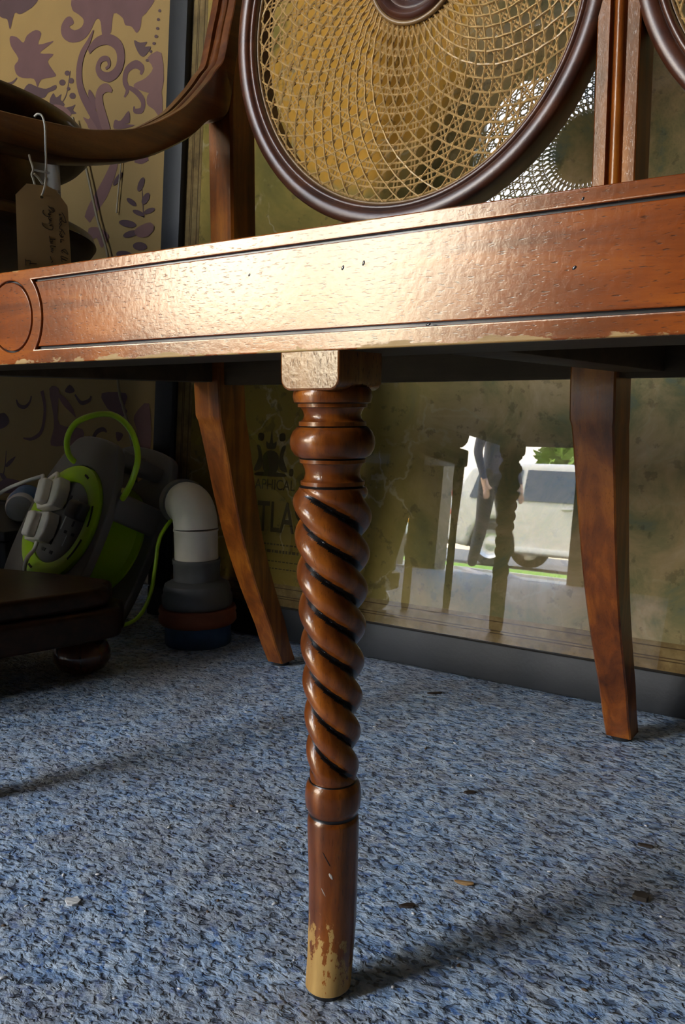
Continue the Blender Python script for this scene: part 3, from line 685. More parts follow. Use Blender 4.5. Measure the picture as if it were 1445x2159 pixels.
def arm(cx):
    h = 0.0178
    U = [(-h, 0.0010), (-h + 0.001, 0.0), (-0.0078, 0.0), (-0.0070, 0.0042), (-0.0058, 0.0046), (-0.0040, 0.0015), (-0.0015, 0.0002), (0.0015, 0.0002), (0.0040, 0.0015), (0.0058, 0.0046), (0.0070, 0.0042), (0.0078, 0.0), (h - 0.001, 0.0), (h, 0.0010)]
    tops = catmull([(0, y, z) for y, z in TOP], 4); bots = catmull([(0, y, z) for y, z in BOT], 4)
    bm = bmesh.new(); rings = []
    for a, b in zip(tops, bots):
        d = (b - a); L = d.length; d.normalize()
        k = min(1.0, L / 0.012)
        ring = [bm.verts.new((cx + x, a.y + d.y * q * k, a.z + d.z * q * k)) for x, q in U]
        for x, q in ((h, 0.80), (h * 0.90, 0.93), (h * 0.62, 1.0), (-h * 0.62, 1.0), (-h * 0.90, 0.93), (-h, 0.80)):
            ring.append(bm.verts.new((cx + x, a.y + d.y * L * q, a.z + d.z * L * q)))
        rings.append(ring)
    n_ = len(rings[0])
    for a, b in zip(rings[:-1], rings[1:]):
        for i in range(n_): bm.faces.new((a[i], a[(i + 1) % n_], b[(i + 1) % n_], b[i]))
    bm.faces.new(rings[0]); bm.faces.new(rings[-1])
    from_bm('arm', bm, W_ARM, SETTEE, smooth=True, sharp=32)
    pts = [(cx, 0.012, 0.536), (cx, 0.000, 0.510), (cx, 0.006, 0.480), (cx, 0.024, 0.450), (cx, 0.034, 0.425), (cx, 0.030, 0.4045)]
    tube('arm_support', pts, lambda t: 0.0125 + 0.003 * abs(2 * t - 1), W_POST, SETTEE, 14)
arm(SX[0]); arm(SX[2])

# round caned back panels
def back_ring():
    prof = [(0.1730, 0.0055), (0.1745, 0.0030), (0.1765, 0.0022), (0.1782, 0.0030), (0.1790, 0.0040), (0.1800, 0.0018), (0.1830, 0.0004), (0.1870, 0.0), (0.1905, 0.0006), (0.1928, 0.0022), (0.1938, 0.0045), (0.1938, 0.0290), (0.1925, 0.0310), (0.1770, 0.0320), (0.1725, 0.0300), (0.1722, 0.0120)]
    seg = 144
    bm = bmesh.new(); rings = []
    for k in range(seg):
        a = 2 * math.pi * k / seg
        rings.append([bm.verts.new((r * math.cos(a), y, r * math.sin(a))) for r, y in prof])
    n_ = len(prof)
    for k in range(seg):
        a, b = rings[k], rings[(k + 1) % seg]
        for i in range(n_):
            j = (i + 1) % n_
            bm.faces.new((a[i], b[i], b[j], a[j]))
    ring = from_bm('back_ring', bm, W_RING, SETTEE, smooth=True, sharp=50)
    # cane
    ic, ri, ro = Vector((0.013, 0, 0.029)), 0.0445, 0.1728
    CY = 0.0115
    def P(t, th, dy=0.0):
        a = ic + Vector((ri * math.cos(th), 0, ri * math.sin(th)))
        b = Vector((ro * math.cos(th), 0, ro * math.sin(th)))
        q = a.lerp(b, t); q.y = CY + dy
        return q
    N, K = 54, 9
    bm = bmesh.new()
    rs = 0.00082
    dth = 2 * math.pi / N
    for k in range(N):
        for s_ in (-1, 1):
            off = 0.15 * dth * s_
            bm_tube(bm, [P(t / 18, k * dth + off * (1.0 - 0.35 * t / 18), 0.0004 * math.sin(t * math.pi)) for t in range(19)], rs, 4, cap=False)
    for i in range(K + 1):
        for s_ in (-1, 1):
            t = (i + 0.5) / (K + 0.6) + 0.017 * s_
            if t > 0.995: continue
            bm_tube(bm, [P(t, j * dth / 3, -0.0006 + 0.0004 * math.cos(j * 2 * math.pi / 3 + s_)) for j in range(N * 3)], rs, 4, closed=True)
    for k in range(N):
        for s_ in (-1, 1):
            pts = []
            steps = 4 * (K + 1)
            for q in range(steps + 1):
                t = q / steps
                th = (k + 0.5) * dth + s_ * (t * (K + 0.6) - 0.5) * dth
                pts.append(P(t, th, -0.0013 - 0.0003 * s_ + 0.0008 * math.cos(q * math.pi / 2 + s_)))
            bm_tube(bm, pts, rs * 1.02, 4, cap=False)
    cane = from_bm('cane_panel', bm, M_CANE, ring, smooth=False)
    cane['kind'] = 'stuff'
    cane['label'] = 'openwork sunburst weave of golden cane'
    bm = bmesh.new()
    bm_tube(bm, [P(0.993, 2 * math.pi * j / 120, -0.0022) for j in range(120)], 0.0016, 8, closed=True)
    from_bm('cane_edging', bm, M_BEAD, ring, smooth=True)
    MR = Matrix.Translation((ic.x, 0, ic.z)) @ Matrix.Rotation(math.pi / 2, 4, 'X')
    bm = bmesh.new()
    bm_tube(bm, [ic + Vector((0.0455 * math.cos(a), CY - 0.004, 0.0455 * math.sin(a))) for a in [2 * math.pi * j / 72 for j in range(72)]], 0.0022, 8, closed=True)
    from_bm('cane_edging', bm, M_BEAD, ring, smooth=True)
    lathe('medallion', [(0.0440, -0.016), (0.0440, -0.008), (0.0420, -0.0045), (0.0385, -0.0030), (0.0345, -0.0045), (0.0325, -0.0075), (0.0305, -0.0070), (0.0285, -0.0050), (0.0200, -0.0035), (0.0, -0.0025), ], W_RING, ring, 64, M=MR, sharp=40)
    return ring
RING = back_ring()
RING.location = (-0.1717, 0.350, 0.681)
c = copy_tree(RING, SETTEE); c.location = (0.2297, 0.350, 0.681)

# ---------------------------------------------------------------- glazed map leaning on the wall
LEAN = math.radians(5)
PIC = empty('framed_map', (0, 0.529, 0.0028), 'large glazed antique map in flat slate-grey frame leaning behind the settee', 'framed map')
PIC.rotation_euler = (-LEAN, 0, 0)
M_FRAME = principled('slate_grey_frame_paint', (0.011, 0.013, 0.016), 0.55, var=0.25, vscale=40, bump=0.1)
def map_material():
    m_, n, l, p = new_mat('old_map_print')
    tc = n.new('ShaderNodeTexCoord'); pos = tc.outputs['Object']
    s_ = sep(n, l, pos)
    a = tex_noise(n, l, pos, 4.5, 6, 0.62, 0.4)
    b = tex_noise(n, l, pos, 13.0, 6, 0.65, 0.6)
    c = tex_noise(n, l, pos, 60.0, 4, 0.6)
    base = ramp(n, l, a, [(0.32, (0.123, 0.113, 0.026)), (0.45, (0.261, 0.196, 0.041)), (0.56, (0.435, 0.290, 0.072)), (0.70, (0.275, 0.174, 0.072))])
    east = ramp(n, l, b, [(0.30, (0.131, 0.174, 0.160)), (0.42, (0.275, 0.239, 0.116)), (0.55, (0.478, 0.334, 0.174)), (0.70, (0.609, 0.435, 0.275))])
    col = mixc(n, l, step(n, l, math_node(n, l, 'MULTIPLY_ADD', a, 0.3, s_['X']), -0.28, 0.10), base, east)
    # the amber country at the middle of the sheet
    vd = n.new('ShaderNodeVectorMath'); vd.operation = 'DISTANCE'; vd.inputs[1].default_value = (-0.37, 0.012, 0.76)
    l.new(pos, vd.inputs[0])
    amber = step(n, l, math_node(n, l, 'MULTIPLY_ADD', math_node(n, l, 'SUBTRACT', b, 0.5), 0.16, vd.outputs['Value']), 0.175, 0.135)
    col = mixc(n, l, amber, col, mixc(n, l, c, (0.66, 0.30, 0.030), (0.80, 0.42, 0.060)))
    cart = n.new('ShaderNodeVectorMath'); cart.operation = 'DISTANCE'; cart.inputs[1].default_value = (-0.50, 0.012, 0.20)
    l.new(pos, cart.inputs[0])
    col = mixc(n, l, step(n, l, cart.outputs['Value'], 0.30, 0.10), col, (0.30, 0.195, 0.030))
    # drawn rivers and small hatching
    w = n.new('ShaderNodeTexVoronoi'); w.feature = 'DISTANCE_TO_EDGE'; w.inputs['Scale'].default_value = 11
    wv = n.new('ShaderNodeMix'); wv.data_type = 'RGBA'; wv.blend_type = 'ADD'; wv.inputs['Factor'].default_value = 0.12
    nz = n.new('ShaderNodeTexNoise'); nz.inputs['Scale'].default_value = 12; nz.inputs['Detail'].default_value = 5; l.new(pos, nz.inputs['Vector'])
    l.new(pos, wv.inputs['A']); l.new(nz.outputs['Color'], wv.inputs['B']); l.new(wv.outputs['Result'], w.inputs['Vector'])
    crack = math_node(n, l, 'MULTIPLY', step(n, l, w.outputs['Distance'], 0.030, 0.004), step(n, l, b, 0.44, 0.60))
    col = mixc(n, l, math_node(n, l, 'MULTIPLY', crack, 0.85), col, (0.50, 0.38, 0.22))
    col = mixc(n, l, math_node(n, l, 'MULTIPLY', step(n, l, c, 0.58, 0.66), 0.35), col, (0.03, 0.026, 0.014))
    l.new(col, p.inputs['Base Color'])
    p.inputs['Roughness'].default_value = 0.8
    return m_
def margin_material():
    m_, n, l, p = new_mat('foxed_map_margin')
    tc = n.new('ShaderNodeTexCoord'); pos = tc.outputs['Object']
    f = tex_noise(n, l, pos, 40, 5, 0.65)
    g = tex_noise(n, l, pos, 9, 4, 0.6)
    col = ramp(n, l, f, [(0.3, (0.13, 0.075, 0.022)), (0.5, (0.26, 0.155, 0.052)), (0.72, (0.42, 0.28, 0.12))])
    col = mixc(n, l, math_node(n, l, 'MULTIPLY', step(n, l, g, 0.45, 0.65), 0.5), col, (0.20, 0.14, 0.05))
    l.new(col, p.inputs['Base Color']); p.inputs['Roughness'].default_value = 0.7
    return m_
def glass_material():
    m_ = bpy.data.materials.new('picture_glass'); m_.use_nodes = True
    n, l = m_.node_tree.nodes, m_.node_tree.links
    n.clear()
    o = n.new('ShaderNodeOutputMaterial'); mx = n.new('ShaderNodeMixShader'); tr = n.new('ShaderNodeBsdfTransparent'); gl = n.new('ShaderNodeBsdfGlossy'); fr = n.new('ShaderNodeFresnel')
    fr.inputs['IOR'].default_value = 1.72
    ge = n.new('ShaderNodeNewGeometry')
    front = math_node(n, l, 'SUBTRACT', 1.0, ge.outputs['Backfacing'])      # both faces of the thin pane counted once
    gl.inputs['Roughness'].default_value = 0.012
    tr.inputs['Color'].default_value = (0.95, 0.96, 0.93, 1)
    tc = n.new('ShaderNodeTexCoord')
    nz = n.new('ShaderNodeTexNoise'); nz.inputs['Scale'].default_value = 3.0; nz.inputs['Detail'].default_value = 1
    b = n.new('ShaderNodeBump'); b.inputs['Strength'].default_value = 0.02; b.inputs['Distance'].default_value = 0.002
    l.new(tc.outputs['Object'], nz.inputs['Vector']); l.new(nz.outputs['Fac'], b.inputs['Height']); l.new(b.outputs['Normal'], gl.inputs['Normal'])
    l.new(math_node(n, l, 'MULTIPLY', fr.outputs[0], front), mx.inputs[0]); l.new(tr.outputs[0], mx.inputs[1]); l.new(gl.outputs[0], mx.inputs[2]); l.new(mx.outputs[0], o.inputs[0])
    return m_
M_MAP, M_MARGIN, M_GLASS = map_material(), margin_material(), glass_material()
M_INK = principled('faded_black_print', (0.085, 0.055, 0.016), 0.8)
M_RULE = principled('printed_rule_line', (0.10, 0.055, 0.018), 0.8)
PX0, PX1, PH, FW = -0.722, 1.02, 1.34, 0.044
box('frame_bar', PX0, PX1, 0.0, 0.028, 0.0, FW, M_FRAME, PIC, bev=0.0025)
box('frame_bar', PX0, PX1, 0.0, 0.028, PH - FW, PH, M_FRAME, PIC, bev=0.0025)
box('frame_bar', PX0, PX0 + FW - 0.006, 0.0, 0.028, FW, PH - FW, M_FRAME, PIC, bev=0.0025)
box('frame_bar', PX1 - FW, PX1, 0.0, 0.028, FW, PH - FW, M_FRAME, PIC, bev=0.0025)
IX0, IX1, IZ0, IZ1 = PX0 + FW - 0.006, PX1 - FW, FW, PH - FW
box('map_sheet', IX0, IX1, 0.0120, 0.0150, IZ0, IZ1, M_MAP, PIC)
MB = 0.030
for a in ((IX0, IX1, IZ0, IZ0 + MB), (IX0, IX1, IZ1 - MB, IZ1), (IX0, IX0 + MB, IZ0 + MB, IZ1 - MB), (IX1 - MB, IX1, IZ0 + MB, IZ1 - MB)):
    box('map_margin', a[0], a[1], 0.0116, 0.01195, a[2], a[3], M_MARGIN, PIC)
for q in (0.010, 0.013, 0.024):
    for a in ((IX0 + q, IX1 - q, IZ0 + q, IZ0 + q + 0.0012), (IX0 + q, IX0 + q + 0.0012, IZ0 + q, IZ1 - q)):
        box('rule_line', a[0], a[1], 0.0113, 0.01155, a[2], a[3], M_RULE, PIC)
box('glass_pane', IX0, IX1, 0.0068, 0.0070, IZ0, IZ1, M_GLASS, PIC)
def text_mesh(name, body, size, x, z, y, mat, parent, sx=1.0, align='CENTER', offset=0.0):
    cu = bpy.data.curves.new(name, 'FONT')
    cu.body = body; cu.size = size; cu.align_x = align; cu.extrude = 0.00005; cu.offset = offset
    tmp = bpy.data.objects.new('tmp_text', cu); COL.objects.link(tmp)
    me = bpy.data.meshes.new_from_object(tmp.evaluated_get(bpy.context.evaluated_depsgraph_get()))
    bpy.data.objects.remove(tmp); bpy.data.curves.remove(cu)
    me.materials.clear()
    me.transform(Matrix.Translation((x, y, z)) @ Matrix.Rotation(math.pi / 2, 4, 'X') @ Matrix.Diagonal((sx, 1, 1, 1)))
    return link(name, me, mat, parent, False)
text_mesh('map_lettering', 'GRAPHICAL', 0.0205, -0.502, 0.2035, 0.0116, M_INK, PIC, 0.86)
text_mesh('map_lettering', 'ATLAS', 0.060, -0.490, 0.1455, 0.0116, M_INK, PIC, 0.62, offset=0.0006)
for z, x0, x1, h in ((0.127, -0.535, -0.435, 0.0022), (0.1165, -0.52, -0.445, 0.0040), (0.104, -0.54, -0.43, 0.0015), (0.094, -0.525, -0.44, 0.0015)):
    x = x0
    while x < x1:                                       # lines of print too small to read
        w_ = 0.0025 + 0.004 * random.random()
        box('print_mark', x, x + w_, 0.0114, 0.0117, z, z + h, M_INK, PIC)
        x += w_ + 0.0022
def flat_poly(name, pts, y, mat, parent):
    me = bpy.data.meshes.new(name)
    C_ = catmull([(x, z, 0) for x, z in pts], 3, True)
    me.from_pydata([(q.x, y, q.y) for q in C_], [], [tuple(range(len(C_)))])
    bm_ = bmesh.new(); bm_.from_mesh(me); bmesh.ops.triangulate(bm_, faces=bm_.faces[:]); bm_.to_mesh(me); bm_.free()
    return link(name, me, mat, parent, False)
cx, cz = -0.499, 0.228
for pts in ([(-0.011, 0.000), (0.011, 0.000), (0.014, 0.022), (0.0, 0.030), (-0.014, 0.022)], [(-0.007, 0.032), (0.007, 0.032), (0.009, 0.042), (0.003, 0.040), (0.0, 0.060), (-0.003, 0.040), (-0.009, 0.042)],
            [(-0.030, 0.001), (-0.017, 0.004), (-0.015, 0.018), (-0.019, 0.034), (-0.026, 0.036), (-0.022, 0.020)], [(0.030, 0.001), (0.017, 0.004), (0.015, 0.018), (0.019, 0.034), (0.026, 0.036), (0.022, 0.020)],
            [(-0.024, 0.044), (-0.015, 0.043), (-0.014, 0.052), (-0.023, 0.053)], [(0.024, 0.044), (0.015, 0.043), (0.014, 0.052), (0.023, 0.053)],
            [(-0.040, -0.002), (-0.035, -0.004), (-0.034, 0.006), (-0.040, 0.006)], [(0.040, -0.004), (0.034, -0.004), (0.034, 0.004), (0.040, 0.005)], [(-0.026, -0.006), (0.026, -0.006), (0.020, -0.001), (-0.020, -0.001)]):
    flat_poly('map_crest', [(cx + x, cz + z) for x, z in pts], 0.0115, M_INK, PIC)

# ---------------------------------------------------------------- price tag on its string
TN, TR = Vector((0.80098, -0.59870, 0)), Vector((0.59870, 0.80098, 0))
TO = Vector((-0.362, 0.105, 0.45))
TAGO = empty('price_tag', TO, 'buff card price tag hanging by white string from the settee arm', 'price tag')
TM = Matrix((( TR.x, 0, TN.x, 0), (TR.y, 0, TN.y, 0), (0, 1, 0, 0), (0, 0, 0, 1)))
M_CARD = principled('buff_card', (0.50, 0.32, 0.125), 0.8, var=0.08, vscale=60)
M_STRING = principled('white_string', (0.75, 0.71, 0.60), 0.8, bump=0.5, bscale=1500)
M_PEN = principled('brown_black_ink', (0.030, 0.019, 0.010), 0.6)
TAGP = [(-0.0216, 0.0405), (-0.0127, 0.0498), (0.0034, 0.049), (0.0102, 0.0459), (0.0186, 0.0341), (0.0196, -0.0037), (0.0201, -0.0331), (-0.0224, -0.0387)]
card = plate('card', [TAGP[::-1], circle(-0.0014, 0.0400, 0.0013, 12)], 0.0006, M_CARD, TAGO, TM)
INK = [[(0.0114, 0.0273), (0.0133, 0.027)], [(0.0138, 0.0286), (0.0156, 0.0256), (0.017, 0.0209)], [(0.0114, 0.0273), (0.0125, 0.0256)], [(0.017, 0.0209), (0.015, 0.0212), (0.012, 0.0242), (0.0136, 0.0247), (0.0124, 0.023)], [(0.0136, 0.0239), (0.0118, 0.023), (0.0123, 0.021), (0.0135, 0.0215)], [(0.0127, 0.0206), (0.0115, 0.0198), (0.012, 0.0186), (0.0134, 0.0191), (0.0127, 0.0206)], [(0.013, 0.0191), (0.0114, 0.0166), (0.0125, 0.0151), (0.0136, 0.0148), (0.0158, 0.0111)], [(0.0136, 0.0148), (0.012, 0.0127), (0.0116, 0.0135)], [(0.0123, 0.0119), (0.0111, 0.011), (0.0126, 0.0099), (0.0131, 0.0116)], [(0.0146, 0.0097), (0.0118, 0.0091), (0.0141, 0.0085)], [(0.0149, 0.0065), (0.0121, 0.0071), (0.012, 0.0044), (0.0129, 0.006)], [(0.0118, -0.0028), (0.015, -0.0007), (0.0175, -0.0049), (0.0126, -0.0016)], [(0.0137, -0.0039), (0.0125, -0.0032)], [(0.0174, -0.0085), (0.0124, -0.0064), (0.012, -0.008), (0.0166, -0.0101), (0.0119, -0.0088), (0.0126, -0.0112)], [(0.0031, 0.0334), (0.0076, 0.029)], [(0.0038, 0.0318), (0.0069, 0.0317), (0.008, 0.029), (0.0052, 0.0284), (0.0034, 0.0302)], [(0.0052, 0.0284), (0.0033, 0.0271), (0.0036, 0.0259), (0.0052, 0.0268)], [(0.0056, 0.0269), (0.0036, 0.0263), (0.0047, 0.0248), (0.0013, 0.025), (-0.0013, 0.0276), (-0.0005, 0.0296)], [(0.0051, 0.0245), (0.0031, 0.0239), (0.0035, 0.0228), (0.0058, 0.0233), (0.0034, 0.022), (0.0054, 0.0217), (0.0034, 0.0208)], [(0.0053, 0.0205), (0.0033, 0.0196), (0.0037, 0.0189)], [(0.006, 0.0186), (0.0037, 0.0177), (0.0063, 0.0171), (0.0054, 0.0142), (0.0012, 0.0152), (-0.0017, 0.0177), (-0.002, 0.0197)], [(0.0033, 0.0094), (0.0036, 0.007), (0.0079, 0.0069)], [(0.0036, 0.007), (0.0035, 0.0046), (0.0059, 0.0056)], [(0.0058, 0.0048), (0.0039, 0.0035), (0.0058, 0.0032)], [(0.008, 0.0009), (0.0038, 0.0015), (0.0041, -0.0001)], [(0.006, -0.0004), (0.0041, -0.0013), (0.006, -0.002), (0.004, -0.0029), (0.0055, -0.004)], [(0.0034, -0.0071), (0.0039, -0.01)], [(0.004, -0.0124), (0.0052, -0.0107)], [(-0.0163, -0.0103), (-0.0161, -0.0156)], [(-0.0163, -0.0119), (-0.0125, -0.0117), (-0.0131, -0.0154)], [(-0.0134, -0.0137), (-0.0076, -0.0138)]]
for ln in INK:
    pts = catmull([(TR * x + Vector((0, 0, z)) + TN * 0.00045) for x, z in ln], 4)
    bm = bmesh.new(); bm_tube(bm, pts, 0.00026, 6)
    from_bm('handwriting', bm, M_PEN, card, smooth=True)
STR = [[(-0.0043, 0.1015), (-0.0021, 0.1029), (0.0008, 0.1024), (0.0025, 0.0993), (0.0033, 0.0927), (0.0032, 0.0798), (0.003, 0.0667), (0.0021, 0.0536), (0.0011, 0.0467), (-0.0013, 0.0413)], [(-0.0098, 0.0738), (-0.009, 0.0683), (-0.0077, 0.0632), (-0.0072, 0.0595), (-0.0084, 0.0565), (-0.0074, 0.0536), (-0.0062, 0.0488)], [(-0.0071, 0.0603), (-0.0035, 0.0595), (0.0008, 0.0587), (0.0053, 0.0583)], [(-0.0065, 0.0573), (-0.0037, 0.0553), (-0.0002, 0.0504)], [(0.0085, 0.0466), (0.011, 0.0456), (0.0136, 0.0455)]]
DEP = [[0.012, 0.0185, 0.0195, 0.0190, 0.0170, 0.0150, 0.0120, 0.0075, 0.0045, 0.0002], [-0.006, 0.000, 0.0035, 0.0045, 0.003, 0.001, -0.0015], [0.0035, 0.0045, 0.005, 0.0045], [0.003, 0.000, -0.001], [-0.001, -0.001, -0.001]]
for ln, dp in zip(STR, DEP):
    tube('string', [TR * x + Vector((0, 0, z)) + TN * (d * 0.35 if d > 0.006 else d) for (x, z), d in zip(ln, dp)], 0.00085, M_STRING, TAGO, 8)

# ---------------------------------------------------------------- round drum table
DT = empty('drum_table', (-0.742, 0.145, 0), 'dark round drum table with bun-footed platform base beside the settee arm', 'table')
lathe('table_top', [(0.0, 0.600), (0.232, 0.600), (0.243, 0.603), (0.250, 0.610), (0.251, 0.618), (0.246, 0.626), (0.236, 0.629), (0.0, 0.629)], W_TABLE, DT, 96)
lathe('drum', [(0.0, 0.519), (0.214, 0.519), (0.215, 0.521), (0.215, 0.598), (0.213, 0.5995), (0.0, 0.5995)], W_TABLE, DT, 96)
lathe('lower_tier', [(0.0, 0.494), (0.236, 0.494), (0.248, 0.497), (0.253, 0.504), (0.250, 0.513), (0.240, 0.5185), (0.0, 0.5185)], W_TABLE, DT, 96)
lathe('pedestal', [(0.0, 0.1075), (0.105, 0.1075), (0.110, 0.120), (0.070, 0.150), (0.055, 0.200), (0.050, 0.300), (0.058, 0.380), (0.075, 0.420), (0.060, 0.450), (0.090, 0.480), (0.095, 0.4935), (0.0, 0.4935)], W_TABLE, DT, 48)
def platform():
    pts = []
    for k in range(3):
        a = math.radians(42 + 120 * k)
        b = math.radians(42 + 120 * k + 60)
        pts += [(0.255 * math.cos(a - 0.16), 0.255 * math.sin(a - 0.16)), (0.268 * math.cos(a), 0.268 * math.sin(a)), (0.255 * math.cos(a + 0.16), 0.255 * math.sin(a + 0.16)), (0.165 * math.cos(b), 0.165 * math.sin(b))]
    C_ = [(q.x, q.y) for q in catmull([(x, y, 0) for x, y in pts], 6, True)]
    plate('platform', [C_], 0.036, W_TABLE, DT, Matrix.Translation((0, 0, 0.065)), bevel=0.006)
    C2 = [(x * 0.95, y * 0.95) for x, y in C_]
    plate('platform_moulding', [C2], 0.0235, W_TABLE, DT, Matrix.Translation((0, 0, 0.0955)), bevel=0.006)
    for k in range(3):
        a = math.radians(42 + 120 * k)
        lathe('bun_foot', [(0.0, 0.0), (0.018, 0.0), (0.028, 0.006), (0.034, 0.016), (0.034, 0.026), (0.029, 0.037), (0.020, 0.0445), (0.0, 0.0465)], wood_bun, DT, 32, M=Matrix.Translation((0.222 * math.cos(a), 0.222 * math.sin(a), 0)))
wood_bun = wood('bun_foot_wood', (0.03, 0.009, 0.005), (0.07, 0.02, 0.009), (0.12, 0.036, 0.013), 'z', 0.2, 0.9, 0.08, 0.2, None, 0.1)
platform()

# ---------------------------------------------------------------- cable reel
RU = Vector((0.171, 0.410, 0.893)).normalized()
RAx = Vector((-0.104, -0.894, 0.431)); RAx = (RAx - RU * RAx.dot(RU)).normalized()
RS = RU.cross(RAx)
RC = Vector((-0.7470, 0.406, 0.161))
REEL = empty('cable_reel', RC, 'grey and lime green extension cable reel tilted against the wallpapered wall', 'cable reel')
REEL.rotation_euler = Matrix((RS, RU, RAx)).transposed().to_euler()
M_GREY = principled('grey_reel_plastic', (0.15, 0.14, 0.125), 0.5, bump=0.2, bscale=900)
M_DGREY = principled('dark_grey_reel_plastic', (0.045, 0.044, 0.043), 0.5)
M_LIME = principled('lime_green_plastic', (0.40, 0.66, 0.010), 0.38, coat=0.2)
M_BLACK = principled('black_slot', (0.008, 0.008, 0.008), 0.6)
M_WLABEL = principled('pale_print', (0.42, 0.42, 0.40), 0.6)
def rr_outline(w, h0, h1, r, top_w):
    pts = [(-w + 0.03, h0), (w - 0.03, h0), (w, h0 + 0.035), (w, 0.02), (top_w + 0.01, h1 - 0.03), (top_w - 0.02, h1), (-top_w + 0.02, h1), (-top_w - 0.01, h1 - 0.03), (-w, 0.02), (-w, h0 + 0.035)]
    return [(q.x, q.y) for q in catmull([(x, y, 0) for x, y in pts], 5, True)]
OUT = rr_outline(0.098, -0.118, 0.122, 0.03, 0.062)
plate('front_plate', [OUT, circle(0, -0.006, 0.0865, 48)], 0.014, M_GREY, REEL, Matrix.Translation((0, 0, -0.004)), bevel=0.003)
OUT2 = rr_outline(0.102, -0.122, 0.141, 0.03, 0.070)
plate('back_plate', [OUT2, circle(0, 0.108, 0.018, 24)], 0.014, M_GREY, REEL, Matrix.Translation((0, 0, -0.086)), bevel=0.003)
def bridge(name, x0, x1, y0, y1, z0, z1, mat=M_GREY): return box(name, x0, x1, y0, y1, z0, z1, mat, REEL, bev=0.006, seg=3)
bridge('carry_handle', -0.052, 0.060, 0.098, 0.120, -0.086, -0.005)
bridge('bottom_bar', -0.066, 0.070, -0.117, -0.098, -0.086, -0.005)
bridge('side_bar', 0.080, 0.097, 0.022, 0.062, -0.086, -0.005)
lathe('lime_rim', [(0.060, -0.001), (0.0605, 0.006), (0.0640, 0.0085), (0.0820, 0.0085), (0.0850, 0.006), (0.0855, -0.001)], M_LIME, REEL, 64, M=Matrix.Translation((0, -0.006, 0)), cap=False)
lathe('drum', [(0.0, -0.079), (0.083, -0.079), (0.083, -0.076), (0.074, -0.072), (0.070, -0.060), (0.070, -0.024), (0.076, -0.014), (0.083, -0.011), (0.083, -0.009), (0.0, -0.009)], M_LIME, REEL, 64, M=Matrix.Translation((0, -0.006, 0)))
sk = lathe('socket_panel', [(0.0, 0.0045), (0.058, 0.0045), (0.0602, 0.003), (0.0602, -0.002), (0.0, -0.002)], M_GREY, REEL, 64, M=Matrix.Translation((0, -0.006, 0)))
for (sx, sy) in ((0.0, 0.028), (0.0, -0.038), (-0.033, -0.004), (0.033, -0.004)):
    for (qx, qy, a, b) in ((0, 0.008, 0.0022, 0.0042), (-0.010, -0.006, 0.0036, 0.0021), (0.010, -0.006, 0.0036, 0.0021)):
        box('socket_slot', sx + qx - a, sx + qx + a, sy - 0.006 + qy - b, sy - 0.006 + qy + b, 0.0044, 0.0050, M_BLACK, sk)
for (qx, qy, a, b) in ((0.020, 0.020, 0.0012, 0.0120), (0.008, 0.002, 0.0012, 0.0170), (0.030, -0.028, 0.0010, 0.0080)):
    box('print_label', qx - a, qx + a, qy - b, qy + b, 0.0045, 0.0049, M_WLABEL, sk)
bm = bmesh.new(); bm_box(bm, 0.026, 0.062, 0.004, 0.030, 0.004, 0.024, 0.006, 3)
from_bm('winding_knob', bm, M_DGREY, REEL, smooth=True, sharp=40)
for a0, a1 in ((1.2, 1.36), (-1.9, -1.75), (0.1, 0.5), (-0.6, -0.15)):
    box_pts = circle(0, -0.006, 0.0765, 10, a0, a1) + circle(0, -0.006, 0.0735, 10, a0, a1, True)
    plate('rim_slot', [box_pts], 0.0008, M_BLACK, REEL, Matrix.Translation((0, 0, 0.0088)))
Mi = REEL.rotation_euler.to_matrix().inverted()
def rl(p): return Mi @ (Vector(p) - RC)
LOOP = [(-0.755, 0.470, 0.225), (-0.7697, 0.440, 0.2422), (-0.767, 0.430, 0.2694), (-0.7455, 0.430, 0.2954), (-0.6992, 0.430, 0.3076), (-0.6604, 0.430, 0.3053), (-0.6284, 0.428, 0.2853), (-0.6132, 0.424, 0.2541), (-0.6170, 0.420, 0.2287), (-0.6320, 0.420, 0.2057), (-0.6560, 0.426, 0.1869), (-0.690, 0.445, 0.172)]
tube('loose_cable', [rl(p) for p in LOOP], 0.0042, M_LIME, REEL, 12)
tube('trailing_cable', [rl(p) for p in [(-0.600, 0.470, 0.165), (-0.604, 0.450, 0.140), (-0.6035, 0.440, 0.1015), (-0.6085, 0.436, 0.0684), (-0.6225, 0.432, 0.0388), (-0.6515, 0.432, 0.0184), (-0.7039, 0.430, 0.0060), (-0.760, 0.425, 0.0040)]], 0.0028, M_LIME, REEL, 8)

M_PLUG = principled('aged_white_plastic', (0.80, 0.76, 0.66), 0.45, var=0.1, vscale=80)
def plug(cx, cy, rot, label, cable):
    A = REEL.rotation_euler.to_matrix().to_4x4()
    o = empty('plug', RC + A.to_3x3() @ Vector((cx, cy, 0.0052)), label, 'plug', 'plugs in the cable reel')
    o.rotation_euler = (A @ Matrix.Rotation(rot, 4, 'Z')).to_euler()
    lp = [(-0.022, 0.020), (-0.026, 0.008), (-0.0245, -0.012), (-0.018, -0.0225), (0.018, -0.0225), (0.0245, -0.012), (0.026, 0.008), (0.022, 0.020)]
    b = plate('plug_body', [lp], 0.020, M_PLUG, o, Matrix.Translation((0, 0, 0.0105)), bevel=0.003)
    bm_ = bmesh.new(); bm_box(bm_, -0.0085, 0.0085, -0.020, 0.017, 0.019, 0.034, 0.004, 3)
    from_bm('finger_grip', bm_, M_PLUG, b, smooth=True, sharp=40)
    Q = o.rotation_euler.to_matrix().inverted()
    tube('flex', [Q @ (Vector(p) - o.location) if isinstance(p, tuple) else p for p in cable], 0.0030, M_PLUG, o, 8)
    return o
